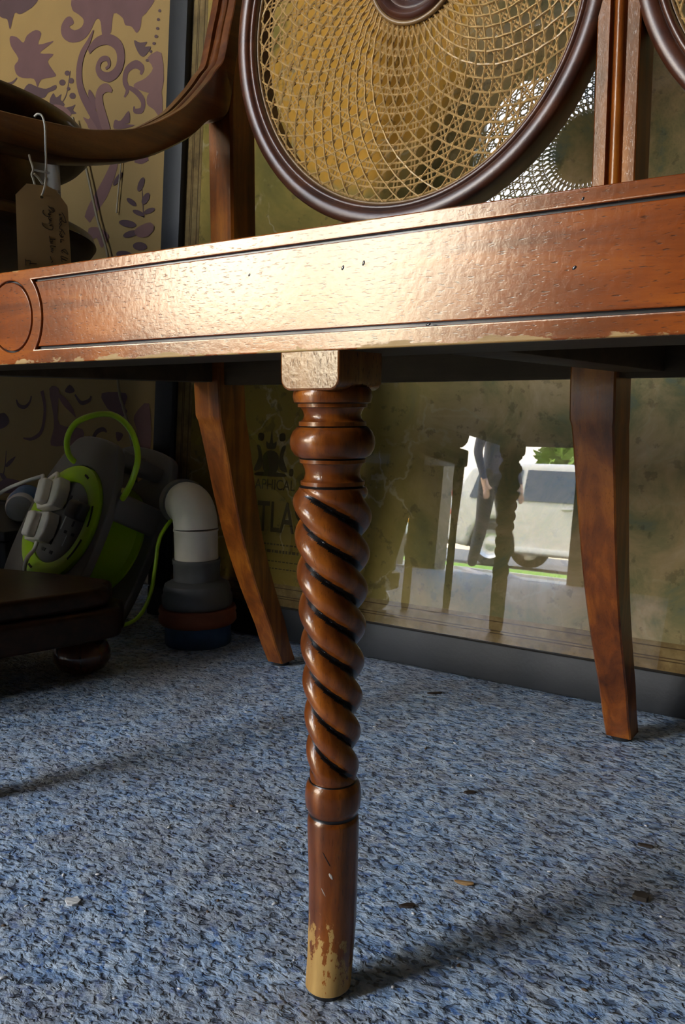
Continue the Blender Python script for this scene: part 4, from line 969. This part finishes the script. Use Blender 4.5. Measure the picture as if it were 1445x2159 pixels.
plug(-0.030, 0.026, 0.35, 'upper white three-pin plug pushed into the cable reel', [Vector((0, 0.018, 0.012)), Vector((0, 0.032, 0.012)), (-0.8207, 0.425, 0.2050), (-0.832, 0.435, 0.2150), (-0.8456, 0.440, 0.2140), (-0.8992, 0.440, 0.2005), (-0.9495, 0.440, 0.1829), (-1.05, 0.46, 0.14)])
plug(-0.022, -0.022, 0.2, 'lower white three-pin plug overlapping the socket panel rim', [Vector((0, -0.020, 0.010)), Vector((0, -0.034, 0.010)), (-0.7640, 0.355, 0.112), (-0.7765, 0.358, 0.096), (-0.79, 0.365, 0.075)])

# small bottle behind the plugs
BT = empty('plastic_bottle', (-0.985, 0.500, 0.1525), 'white and blue plastic bottle lying behind the upper plug', 'bottle')
BT.rotation_euler = Vector((0.70, -0.60, 0.0)).to_track_quat('Z', 'Y').to_euler()
lathe('bottle_body', [(0.0, -0.12), (0.024, -0.12), (0.027, -0.114), (0.027, -0.035), (0.024, -0.024), (0.019, -0.018), (0.0, -0.018)], principled('sky_blue_bottle', (0.10, 0.22, 0.48), 0.35, var=0.3, vscale=40), BT, 32)
lathe('bottle_cap', [(0.0, -0.018), (0.0225, -0.018), (0.0230, -0.016), (0.0230, 0.012), (0.0205, 0.017), (0.012, 0.019), (0.0, 0.0195)], principled('white_bottle_cap', (0.68, 0.72, 0.80), 0.35), BT, 32)
CRATE = empty('storage_box', (-1.14, 0.555, 0), 'low black box by the skirting holding up the plastic bottle', 'box')
box('box_body', -0.19, 0.19, -0.11, 0.11, 0.0, 0.104, principled('black_box_card', (0.014, 0.016, 0.020), 0.6), CRATE, bev=0.004)
box('box_lid', -0.194, 0.194, -0.114, 0.114, 0.1045, 0.122, principled('black_box_lid', (0.018, 0.020, 0.026), 0.6), CRATE, bev=0.004)

# ---------------------------------------------------------------- soil pipe stub
PP = empty('waste_pipe', (-0.5520, 0.4670, 0), 'stubby white plastic waste pipe with elbow rising from the floor', 'pipe')
M_PWHITE = principled('dirty_white_pvc', (0.72, 0.66, 0.54), 0.4, var=0.16, vscale=35)
M_PGREY = principled('grey_pvc', (0.105, 0.105, 0.098), 0.5, var=0.15, vscale=40)
lathe('floor_collar', [(0.0, 0.0), (0.0440, 0.0), (0.0450, 0.002), (0.0445, 0.028), (0.0, 0.028)], principled('blue_painted_collar', (0.030, 0.080, 0.17), 0.6, var=0.35, vscale=60), PP, 48)
lathe('seal_ring', [(0.0, 0.0285), (0.0495, 0.0285), (0.0525, 0.032), (0.0525, 0.038), (0.0510, 0.042), (0.0525, 0.046), (0.0510, 0.051), (0.0, 0.051)], principled('orange_clay_ring', (0.19, 0.048, 0.014), 0.6, var=0.25, vscale=50), PP, 48)
lathe('socket_collar', [(0.0, 0.0515), (0.0455, 0.0515), (0.0475, 0.055), (0.0475, 0.066), (0.0450, 0.070), (0.0455, 0.074), (0.0430, 0.082), (0.0330, 0.087), (0.0, 0.087)], M_PGREY, PP, 48)
lathe('coupling', [(0.0, 0.0872), (0.0312, 0.0872), (0.0312, 0.108), (0.0322, 0.109), (0.0322, 0.1155), (0.0, 0.1155)], M_PGREY, PP, 40)
lathe('upright_pipe', [(0.0, 0.1157), (0.0292, 0.1157), (0.0292, 0.1525), (0.0302, 0.1535), (0.0302, 0.1560), (0.0, 0.1560)], M_PWHITE, PP, 40)
bm = bmesh.new()
D = Vector((-0.80, 0.42, 0)).normalized()
el = [Vector((0, 0, 0.1562)) + D * (0.030 - 0.030 * math.cos(a)) + Vector((0, 0, 0.030 * math.sin(a))) for a in [math.pi / 2 * i / 12 for i in range(13)]]
bm_tube(bm, el + [el[-1] + D * 0.012], 0.0296, 36)
from_bm('elbow', bm, M_PWHITE, PP, smooth=True, sharp=60)
bm = bmesh.new()
bm_tube(bm, [el[-1] + D * 0.0122, el[-1] + D * 0.030], 0.0325, 36)
from_bm('elbow_socket', bm, M_PGREY, PP, smooth=True, sharp=60)
for (a, zz, s_) in ((-2.0, 0.184, 0.0042), (-1.35, 0.186, 0.0030), (-1.7, 0.176, 0.0022)):
    bm = bmesh.new(); bmesh.ops.create_icosphere(bm, subdivisions=2, radius=1.0)
    nrm = Vector((math.cos(a), math.sin(a), 0.55)).normalized()
    ctr = Vector((0, 0, zz - 0.018)) + D * 0.006 + nrm * 0.0262
    M_ = Matrix.Translation(ctr) @ nrm.to_track_quat('Z', 'Y').to_matrix().to_4x4() @ Matrix.Diagonal((s_ * 1.5, s_, 0.0006, 1))
    for v in bm.verts: v.co = M_ @ v.co
    from_bm('paint_smear', bm, principled('blue_grey_smear', (0.10, 0.13, 0.17), 0.6), PP, smooth=True)

tag(tube('wall_cable', [(-1.050, 0.688, 0.83), (-1.020, 0.690, 0.7350), (-0.9961, 0.690, 0.6504), (-0.9708, 0.690, 0.5784), (-0.9613, 0.690, 0.4667), (-0.9542, 0.690, 0.3537), (-0.941, 0.688, 0.3158), (-0.9263, 0.686, 0.2822), (-0.905, 0.680, 0.205), (-0.90, 0.676, 0.10), (-0.90, 0.672, 0.004)], 0.0024,
         principled('cream_flex', (0.26, 0.21, 0.12), 0.5), None, 8), 'thin cream cable hanging down the wallpaper behind the reel', 'cable')
tag(tube('thin_cord_on_wall', [(-0.9330, 0.695, 0.780), (-0.9359, 0.695, 0.7341), (-0.9425, 0.695, 0.700), (-0.9510, 0.695, 0.655)], 0.0014, principled('pale_cord', (0.50, 0.42, 0.28), 0.6), None, 6), 'very thin pale cord trailing across the mauve scroll', 'cord')

# ---------------------------------------------------------------- bits lying on the floor
def flake(name, x, y, pts, th, mat, label, cat, rz=0.0, group=None, curl=0.0):
    me = plate_mesh(name, [pts], th, 0.0)
    for v in me.vertices: v.co.z += th / 2 + 0.0004 + curl * (v.co.x ** 2 + v.co.y ** 2) * 60
    o = link(name, me, mat, None, False, (x, y, 0.0))
    o.rotation_euler.z = rz
    return tag(o, label, cat, group)
def ragged(r, n, sq=1.0, seed=0):
    rg = random.Random(seed)
    return [(r * (0.7 + 0.5 * rg.random()) * math.cos(2 * math.pi * i / n), sq * r * (0.7 + 0.5 * rg.random()) * math.sin(2 * math.pi * i / n)) for i in range(n)]
M_CHIP = principled('plaster_white', (0.72, 0.70, 0.66), 0.6, var=0.25, vscale=300)
M_LEAF = principled('dry_leaf_brown', (0.33, 0.19, 0.07), 0.6, var=0.3, vscale=200)
M_DARKBIT = principled('dark_bark_brown', (0.035, 0.022, 0.013), 0.6, var=0.3, vscale=200)
flake('paint_chip', -0.183, -0.0285, ragged(0.0052, 11, 0.9, 3), 0.0010, M_CHIP, 'white flake of plaster on the blue floor', 'flake', 0.3, curl=0.6)
flake('leaf_scrap', 0.0158, 0.1352, ragged(0.0070, 9, 0.32, 4), 0.0008, M_LEAF, 'tan scrap of dry leaf lying behind the twisted leg', 'leaf', 0.45, curl=0.5)
flake('bark_scrap', -0.0025, 0.0907, ragged(0.0050, 8, 0.4, 5), 0.0015, M_DARKBIT, 'blackish crumb with a pale fleck near the twisted leg', 'crumb', 0.6)
flake('bark_scrap', -0.0422, 0.2604, ragged(0.0055, 8, 0.4, 6), 0.0014, M_DARKBIT, 'dark brown scrap on the floor midway under the settee', 'crumb', 0.7)
flake('bark_scrap', 0.1018, 0.2550, ragged(0.0070, 9, 0.25, 7), 0.0014, M_DARKBIT, 'slim dark sliver on the floor in front of the rear leg shadow', 'crumb', 0.2)
flake('bark_scrap', -0.1838, 0.4628, ragged(0.0095, 9, 0.3, 8), 0.0014, M_DARKBIT, 'dark scrap just below the slate picture frame', 'crumb', 0.75)
flake('pebble', 0.1180, 0.1851, ragged(0.0055, 10, 0.9, 9), 0.0030, principled('grey_brown_grit', (0.07, 0.055, 0.04), 0.8), 'grey-brown lump of grit beside the worn patch', 'pebble', 0.1)
rg = random.Random(21)
bm = bmesh.new()
for k in range(420):
    x, y = rg.uniform(-0.55, 0.42), rg.uniform(-0.12, 0.50)
    if (x - 0.002) ** 2 + y ** 2 < 0.0005: continue
    r_ = rg.choice((0.0005, 0.0006, 0.0008, 0.0012))
    s0 = len(bm.verts)
    q = bmesh.ops.create_icosphere(bm, subdivisions=1, radius=1.0)
    M_ = Matrix.Translation((x, y, r_ * 0.45)) @ Matrix.Rotation(rg.uniform(0, 6.28), 4, 'Z') @ Matrix.Diagonal((r_ * rg.uniform(1, 2.4), r_, r_ * 0.5, 1))
    col_i = 0 if rg.random() < 0.55 else 1
    for v in q['verts']:
        v.co = M_ @ v.co
    for f_ in {f for v in q['verts'] for f in v.link_faces}: f_.material_index = col_i
o = from_bm('floor_grit', bm, [M_CHIP, principled('brown_crumb', (0.10, 0.06, 0.03), 0.7)], None, smooth=True)
tag(o, 'fine pale and brown grit scattered over the blue floor', 'grit', kind='stuff')

# ---------------------------------------------------------------- the street seen mirrored in the glass
GZ = -0.17
M_PAVE = principled('grey_tarmac_pavement', (0.20, 0.205, 0.20), 0.9, var=0.15, vscale=4)
M_KERB = principled('pale_kerb_stone', (0.42, 0.40, 0.36), 0.9, var=0.1)
M_GRASS = principled('sunlit_grass', (0.16, 0.30, 0.03), 0.9, var=0.4, vscale=30)
M_ROAD = principled('road_tarmac', (0.12, 0.12, 0.125), 0.9, var=0.15, vscale=6)
struct(box('pavement', -22, 16, -7.55, -2.62, GZ - 0.2, GZ, M_PAVE), 'grey pavement outside the shop door')
struct(box('kerb', -22, 16, -7.70, -7.55, GZ - 0.2, GZ + 0.03, M_KERB), 'pale kerb between pavement and verge')
struct(box('verge_ground', -22, 16, -9.4, -7.70, GZ - 0.2, GZ + 0.02, M_GRASS), 'strip of sunlit grass beside the road')
struct(box('road', -22, 16, -30, -9.4, GZ - 0.2, GZ, M_ROAD), 'tarmac road with parked cars')
M_CARGLASS = principled('car_glass', (0.02, 0.03, 0.045), 0.05, coat=1.0, coat_rough=0.02)
M_TYRE = principled('tyre_rubber', (0.015, 0.015, 0.015), 0.8)
M_ALLOY = principled('alloy_wheel', (0.55, 0.54, 0.52), 0.3, 0.7)
M_RED = principled('red_lamp_lens', (0.55, 0.01, 0.02), 0.15, coat=0.6)
M_WLENS = principled('clear_lamp_lens', (0.75, 0.75, 0.74), 0.15, coat=0.6)
M_AMBER = principled('amber_lamp_lens', (0.75, 0.33, 0.01), 0.15, coat=0.6)
M_TRIM = principled('black_bumper', (0.02, 0.02, 0.02), 0.6)
def car(x, y, flip, body_mat, label, lower):
    o = empty('parked_car', (x, y, GZ), label, 'car', 'cars parked across the road')
    if flip: o.rotation_euler.z = math.pi
    # side profile in (x, z): tail at x = 0, nose at x = 4.2; the mirror sees the side at +y
    side = [(0.02, 0.45), (0.0, 0.62), (0.04, 0.98), (0.14, 1.08), (0.34, 1.48), (0.62, 1.56), (1.9, 1.57), (2.35, 1.46), (2.95, 1.02), (3.95, 0.86), (4.17, 0.70), (4.2, 0.42), (4.1, 0.26), (3.72, 0.24)]
    side += [(3.37 + 0.36 * math.cos(a), 0.34 + 0.36 * math.sin(a)) for a in [math.pi * i / 10 for i in range(11)]][0:11]
    side += [(3.0, 0.22), (1.2, 0.22)]
    side += [(0.82 + 0.36 * math.cos(a), 0.34 + 0.36 * math.sin(a)) for a in [math.pi * i / 10 for i in range(11)]]
    side += [(0.40, 0.26), (0.12, 0.30)]
    me = plate_mesh('car_body', [side], 1.66, 0.07, 3)
    me.transform(XZ); me.flip_normals()
    # narrow the cabin
    for v in me.vertices:
        if v.co.z > 0.95: v.co.y *= 1 - 0.16 * min((v.co.z - 0.95) / 0.6, 1.0)
    b = link('car_body', me, body_mat, o, True); me.set_sharp_from_angle(angle=math.radians(35))
    for (x0, x1, x2, x3) in ((0.42, 1.20, 1.20, 0.52), (1.27, 2.05, 2.00, 1.27), (2.10, 2.68, 2.30, 2.06)):
        for s_ in (-1, 1):
            zt = 1.46
            bm_ = bmesh.new()
            yb, yt = 0.838, 0.838 * 0.865
            vs_ = [bm_.verts.new((px_, s_ * (py_ + off), pz_)) for off in (-0.012, 0.004) for px_, py_, pz_ in ((x0, yb, 1.00), (x1, yb, 1.00), (x2, yt, zt), (x3, yt, zt))]
            for q in ((0, 1, 2, 3), (4, 5, 6, 7), (0, 1, 5, 4), (1, 2, 6, 5), (2, 3, 7, 6), (3, 0, 4, 7)): bm_.faces.new([vs_[i] for i in q])
            from_bm('side_window', bm_, M_CARGLASS, b)
    for xx in (0.82, 3.37):
        for s_ in (-1, 1):
            R_ = Matrix.Translation((xx, s_ * 0.74, 0.33)) @ Matrix.Rotation(-s_ * math.pi / 2, 4, 'X')
            w_ = lathe('wheel', [(0.215, -0.09), (0.31, -0.09), (0.33, -0.06), (0.33, 0.06), (0.31, 0.09), (0.215, 0.09)], M_TYRE, o, 40, M=R_, cap=False)
            lathe('hub', [(0.0, 0.05), (0.06, 0.06), (0.09, 0.045), (0.18, 0.05), (0.205, 0.075), (0.216, 0.085), (0.216, 0.0), (0.0, 0.0)], M_ALLOY, w_, 32, M=R_)
    for s_ in (-1, 1):
        y0, y1 = sorted((s_ * 0.60, s_ * 0.845))
        for (z0, z1, mt) in ((1.00, 1.12, M_RED), (0.80, 1.00, M_WLENS), (0.72, 0.80, M_RED)):
            box('tail_lamp', -0.004 + 0.03 * (z0 > 0.9), 0.24, y0, y1, z0, z1, mt, o, bev=0.02)
        box('head_lamp', 3.86, 4.19, y0, y1, 0.66, 0.80, M_WLENS, o, bev=0.03)
        box('indicator', 3.98, 4.205, y0, y1, 0.54, 0.62, M_AMBER, o, bev=0.02)
        bx = sorted((s_ * 0.835, s_ * 0.858))
        box('sill_strip', 1.22, 2.98, bx[0], bx[1], 0.25, 0.33, principled('pale_sill_strip', (0.6, 0.58, 0.54), 0.4), o, bev=0.008)
        box('door_handle', 1.86, 2.02, bx[0], bx[1] + 0.0, 0.90, 0.93, M_ALLOY, o, bev=0.006)
        box('wing_mirror', 2.38, 2.56, *sorted((s_ * 0.84, s_ * 0.98)), 1.00, 1.14, body_mat, o, bev=0.03)
    box('rear_bumper', -0.05, 0.12, -0.80, 0.80, 0.36, 0.60, lower, o, bev=0.03)
    box('front_bumper', 4.05, 4.24, -0.80, 0.80, 0.28, 0.50, lower, o, bev=0.03)
    return o
car(-5.85, -11.05, False, principled('pale_beige_car_paint', (0.56, 0.52, 0.46), 0.3, coat=0.8, coat_rough=0.03), 'pale car with red tail lamp mirrored in the map glass', M_TRIM)
car(-10.62, -11.05, False, principled('white_car_paint', (0.72, 0.72, 0.70), 0.3, coat=0.8, coat_rough=0.03), 'white car with amber indicator mirrored as a thin slice', M_TRIM)

def person(x, y, rz):
    o = empty('person', (x, y, GZ), 'person in dark trousers and grey shoes standing on the pavement outside', 'person')
    o.rotation_euler.z = rz
    V, E, R_ = [], [], []
    def add(p, r, par=None):
        V.append(p); R_.append(r)
        if par is not None: E.append((par, len(V) - 1))
        return len(V) - 1
    pel = add((0, 0, 0.95), (0.15, 0.11))
    wa = add((0, 0.0, 1.10), (0.14, 0.10), pel); ch = add((0, 0.0, 1.32), (0.17, 0.115), wa); sh = add((0, 0.0, 1.45), (0.10, 0.08), ch); nk = add((0, 0.01, 1.53), (0.055, 0.055), sh)
    h1 = add((0, 0.02, 1.60), (0.075, 0.085), nk); h2 = add((0, 0.02, 1.69), (0.078, 0.095), h1); h3 = add((0, 0.015, 1.755), (0.055, 0.065), h2)
    feet = []
    for s_ in (-1, 1):
        a = add((s_ * 0.19, 0, 1.42), (0.06, 0.06), sh); b = add((s_ * 0.24, -0.02, 1.14), (0.043, 0.043), a); c_ = add((s_ * 0.23, 0.08, 0.91), (0.032, 0.030), b); d = add((s_ * 0.225, 0.11, 0.83), (0.04, 0.022), c_)
        for q, (fx, fl) in enumerate(((-0.028, 0.075), (-0.010, 0.085), (0.010, 0.08), (0.026, 0.065))):
            f1 = add((s_ * 0.225 + fx, 0.125, 0.80 - fl * 0.4), (0.009, 0.009), d); add((s_ * 0.225 + fx, 0.130, 0.80 - fl), (0.008, 0.008), f1)
        t1 = add((s_ * 0.225 - s_ * 0.045, 0.14, 0.82), (0.010, 0.010), d); add((s_ * 0.225 - s_ * 0.052, 0.15, 0.785), (0.009, 0.009), t1)
        st = 0.10 * s_
        hp = add((s_ * 0.095, 0, 0.88), (0.092, 0.095), pel); kn = add((s_ * 0.10, 0.02 + st * 0.4, 0.50), (0.060, 0.064), hp); an = add((s_ * 0.10, -0.01 + st, 0.10), (0.046, 0.050), kn)
        feet.append((s_ * 0.10, -0.01 + st))
    me = bpy.data.meshes.new('person_body'); me.from_pydata(V, E, [])
    ob = bpy.data.objects.new('person_body', me); COL.objects.link(ob)
    sm = ob.modifiers.new('skin', 'SKIN'); sm.use_smooth_shade = True
    for i, r in enumerate(R_): me.skin_vertices[0].data[i].radius = r
    me.skin_vertices[0].data[0].use_root = True
    ss = ob.modifiers.new('smooth', 'SUBSURF'); ss.levels = 1; ss.render_levels = 1
    ev = bpy.data.meshes.new_from_object(ob.evaluated_get(bpy.context.evaluated_depsgraph_get()))
    bpy.data.objects.remove(ob)
    mats = [principled('dark_trousers', (0.020, 0.020, 0.028), 0.9), principled('navy_jacket', (0.03, 0.035, 0.06), 0.9), principled('skin_tone', (0.45, 0.27, 0.18), 0.6)]
    ev.materials.clear()
    for m_ in mats: ev.materials.append(m_)
    for p in ev.polygons:
        z = p.center.z
        p.material_index = 0 if z < 0.98 and abs(p.center.x) < 0.185 else (2 if z > 1.50 or z < 0.90 else 1)
        p.use_smooth = True
    bd = link('person_body', ev, mats, o, None)
    for fx, fy in feet:
        bm_ = bmesh.new()
        bm_box(bm_, fx - 0.048, fx + 0.048, fy - 0.08, fy + 0.20, 0.0, 0.10, 0.03, 3)
        for v in bm_.verts:
            if v.co.y > fy + 0.06 and v.co.z > 0.05: v.co.z -= 0.035 * min((v.co.y - fy - 0.06) / 0.1, 1)
        s_ = from_bm('shoe', bm_, principled('grey_trainer', (0.30, 0.29, 0.31), 0.7), bd, smooth=True)
        box('shoe_sole', fx - 0.046, fx + 0.046, fy - 0.082, fy + 0.202, 0.0, 0.022, principled('white_sole', (0.7, 0.7, 0.7), 0.7), s_, bev=0.006)
    bm_ = bmesh.new(); bmesh.ops.create_uvsphere(bm_, u_segments=20, v_segments=12, radius=1.0)
    for v in bm_.verts: v.co = Vector((v.co.x * 0.088, 0.005 + v.co.y * 0.104, 1.715 + v.co.z * 0.078))
    from_bm('hair', bm_, principled('brown_hair', (0.05, 0.03, 0.02), 0.7), bd, smooth=True)
    fm = principled('dark_eye', (0.02, 0.015, 0.012), 0.4)
    for s_ in (-1, 1):
        lathe('eye', [(0, 0), (0.010, 0.002), (0.0, 0.006)], fm, bd, 10, M=Matrix.Translation((s_ * 0.032, 0.103, 1.665)) @ Matrix.Rotation(-math.pi / 2, 4, 'X'))
        lathe('ear', [(0, 0), (0.024, 0.002), (0.018, 0.010), (0.0, 0.012)], mats[2], bd, 12, M=Matrix.Translation((s_ * 0.074, 0.01, 1.65)) @ Matrix.Rotation(s_ * math.pi / 2, 4, 'Y'))
    lathe('nose', [(0, 0.035), (0.008, 0.02), (0.014, 0.0), (0, 0)], mats[2], bd, 10, M=Matrix.Translation((0, 0.105, 1.635)))
    box('mouth', -0.022, 0.022, 0.100, 0.112, 1.598, 1.606, principled('lips', (0.35, 0.12, 0.10), 0.5), bd, bev=0.003)
person(-3.0, -5.72, math.radians(-70))

def tree(x, y, h, r, seed, label):
    o = empty('roadside_tree', (x, y, GZ), label, 'tree')
    rg_ = random.Random(seed)
    tube('trunk', [(0, 0, -0.02), (0.05, 0, h * 0.25), (-0.04, 0.06, h * 0.5), (0.02, 0, h * 0.75)], lambda t: 0.16 * (1 - 0.6 * t), principled('bark', (0.10, 0.075, 0.05), 0.9), o, 10)
    bm_ = bmesh.new()
    for k in range(2600):
        d = Vector((rg_.gauss(0, 1), rg_.gauss(0, 1), rg_.gauss(0, 1))).normalized() * r * (0.55 + 0.45 * rg_.random() ** 0.5) * (1 + 0.25 * noise.noise(Vector((k * 0.01, seed, 0))))
        c_ = Vector((d.x, d.y, h * 0.62 + d.z * 0.9))
        a = Vector((rg_.uniform(-1, 1), rg_.uniform(-1, 1), rg_.uniform(-1, 1))).normalized(); b_ = a.orthogonal().normalized()
        s_ = 0.10 + 0.10 * rg_.random()
        bm_.faces.new([bm_.verts.new(c_ + q) for q in (a * s_, b_ * s_ * 0.5, -a * s_, -b_ * s_ * 0.5)])
    f_ = from_bm('foliage', bm_, M_LEAFG, o, smooth=False)
    f_['kind'] = 'stuff'
M_LEAFG = principled('spring_leaf_green', (0.15, 0.27, 0.025), 0.6, var=0.35, vscale=3)
tree(-4.9, -15.5, 3.4, 1.5, 3, 'small green tree behind the pale parked car')

# ---------------------------------------------------------------- chest added out of view to shade the left side
CH = empty('added_shade_chest', (-1.375, -0.265, 0), 'added dark chest out of view that shades the left side', 'chest')
box('added_chest_carcase', -0.38, 0.38, -0.12, 0.13, 0.06, 0.92, W_TABLE, CH, bev=0.004)
box('added_chest_lid', -0.40, 0.40, -0.135, 0.14, 0.9205, 0.945, W_TABLE, CH, bev=0.005)
for x in (-0.22, 0.0, 0.22):
    box('added_chest_panel', x - 0.095, x + 0.095, -0.126, -0.1205, 0.14, 0.86, W_TABLE, CH, bev=0.003)
for x in (-0.34, 0.34):
    for y in (-0.08, 0.09):
        lathe('bun_foot', [(0.0, 0.0), (0.02, 0.0), (0.034, 0.02), (0.034, 0.035), (0.022, 0.055), (0.0, 0.0595)], wood_bun, CH, 20, M=Matrix.Translation((x, y, 0)))

ST = empty('added_footstool', (-0.805, -0.245, 0), 'added dark leather stool out of view, blocking window reflections in the map glass', 'added_footstool')  # added stool, keeps window reflections out of the map glass
bm = bmesh.new(); bm_box(bm, -0.155, 0.165, -0.115, 0.118, 0.375, 0.520, 0.03, 4)
from_bm('added_stool_cushion', bm, principled('added_stool_dark_leather', (0.022, 0.014, 0.010), 0.45, bump=0.3, bscale=150), ST, smooth=True)
box('added_stool_seat_frame', -0.150, 0.160, -0.110, 0.113, 0.335, 0.3748, W_TABLE, ST, bev=0.004)
for x in (-0.135, 0.145):
    for y in (-0.096, 0.099):
        lathe('added_stool_leg', [(0.0, 0.0), (0.007, 0.0), (0.009, 0.02), (0.008, 0.20), (0.012, 0.30), (0.012, 0.3345), (0.0, 0.3345)], W_TABLE, ST, 16, M=Matrix.Translation((x, y, 0)))
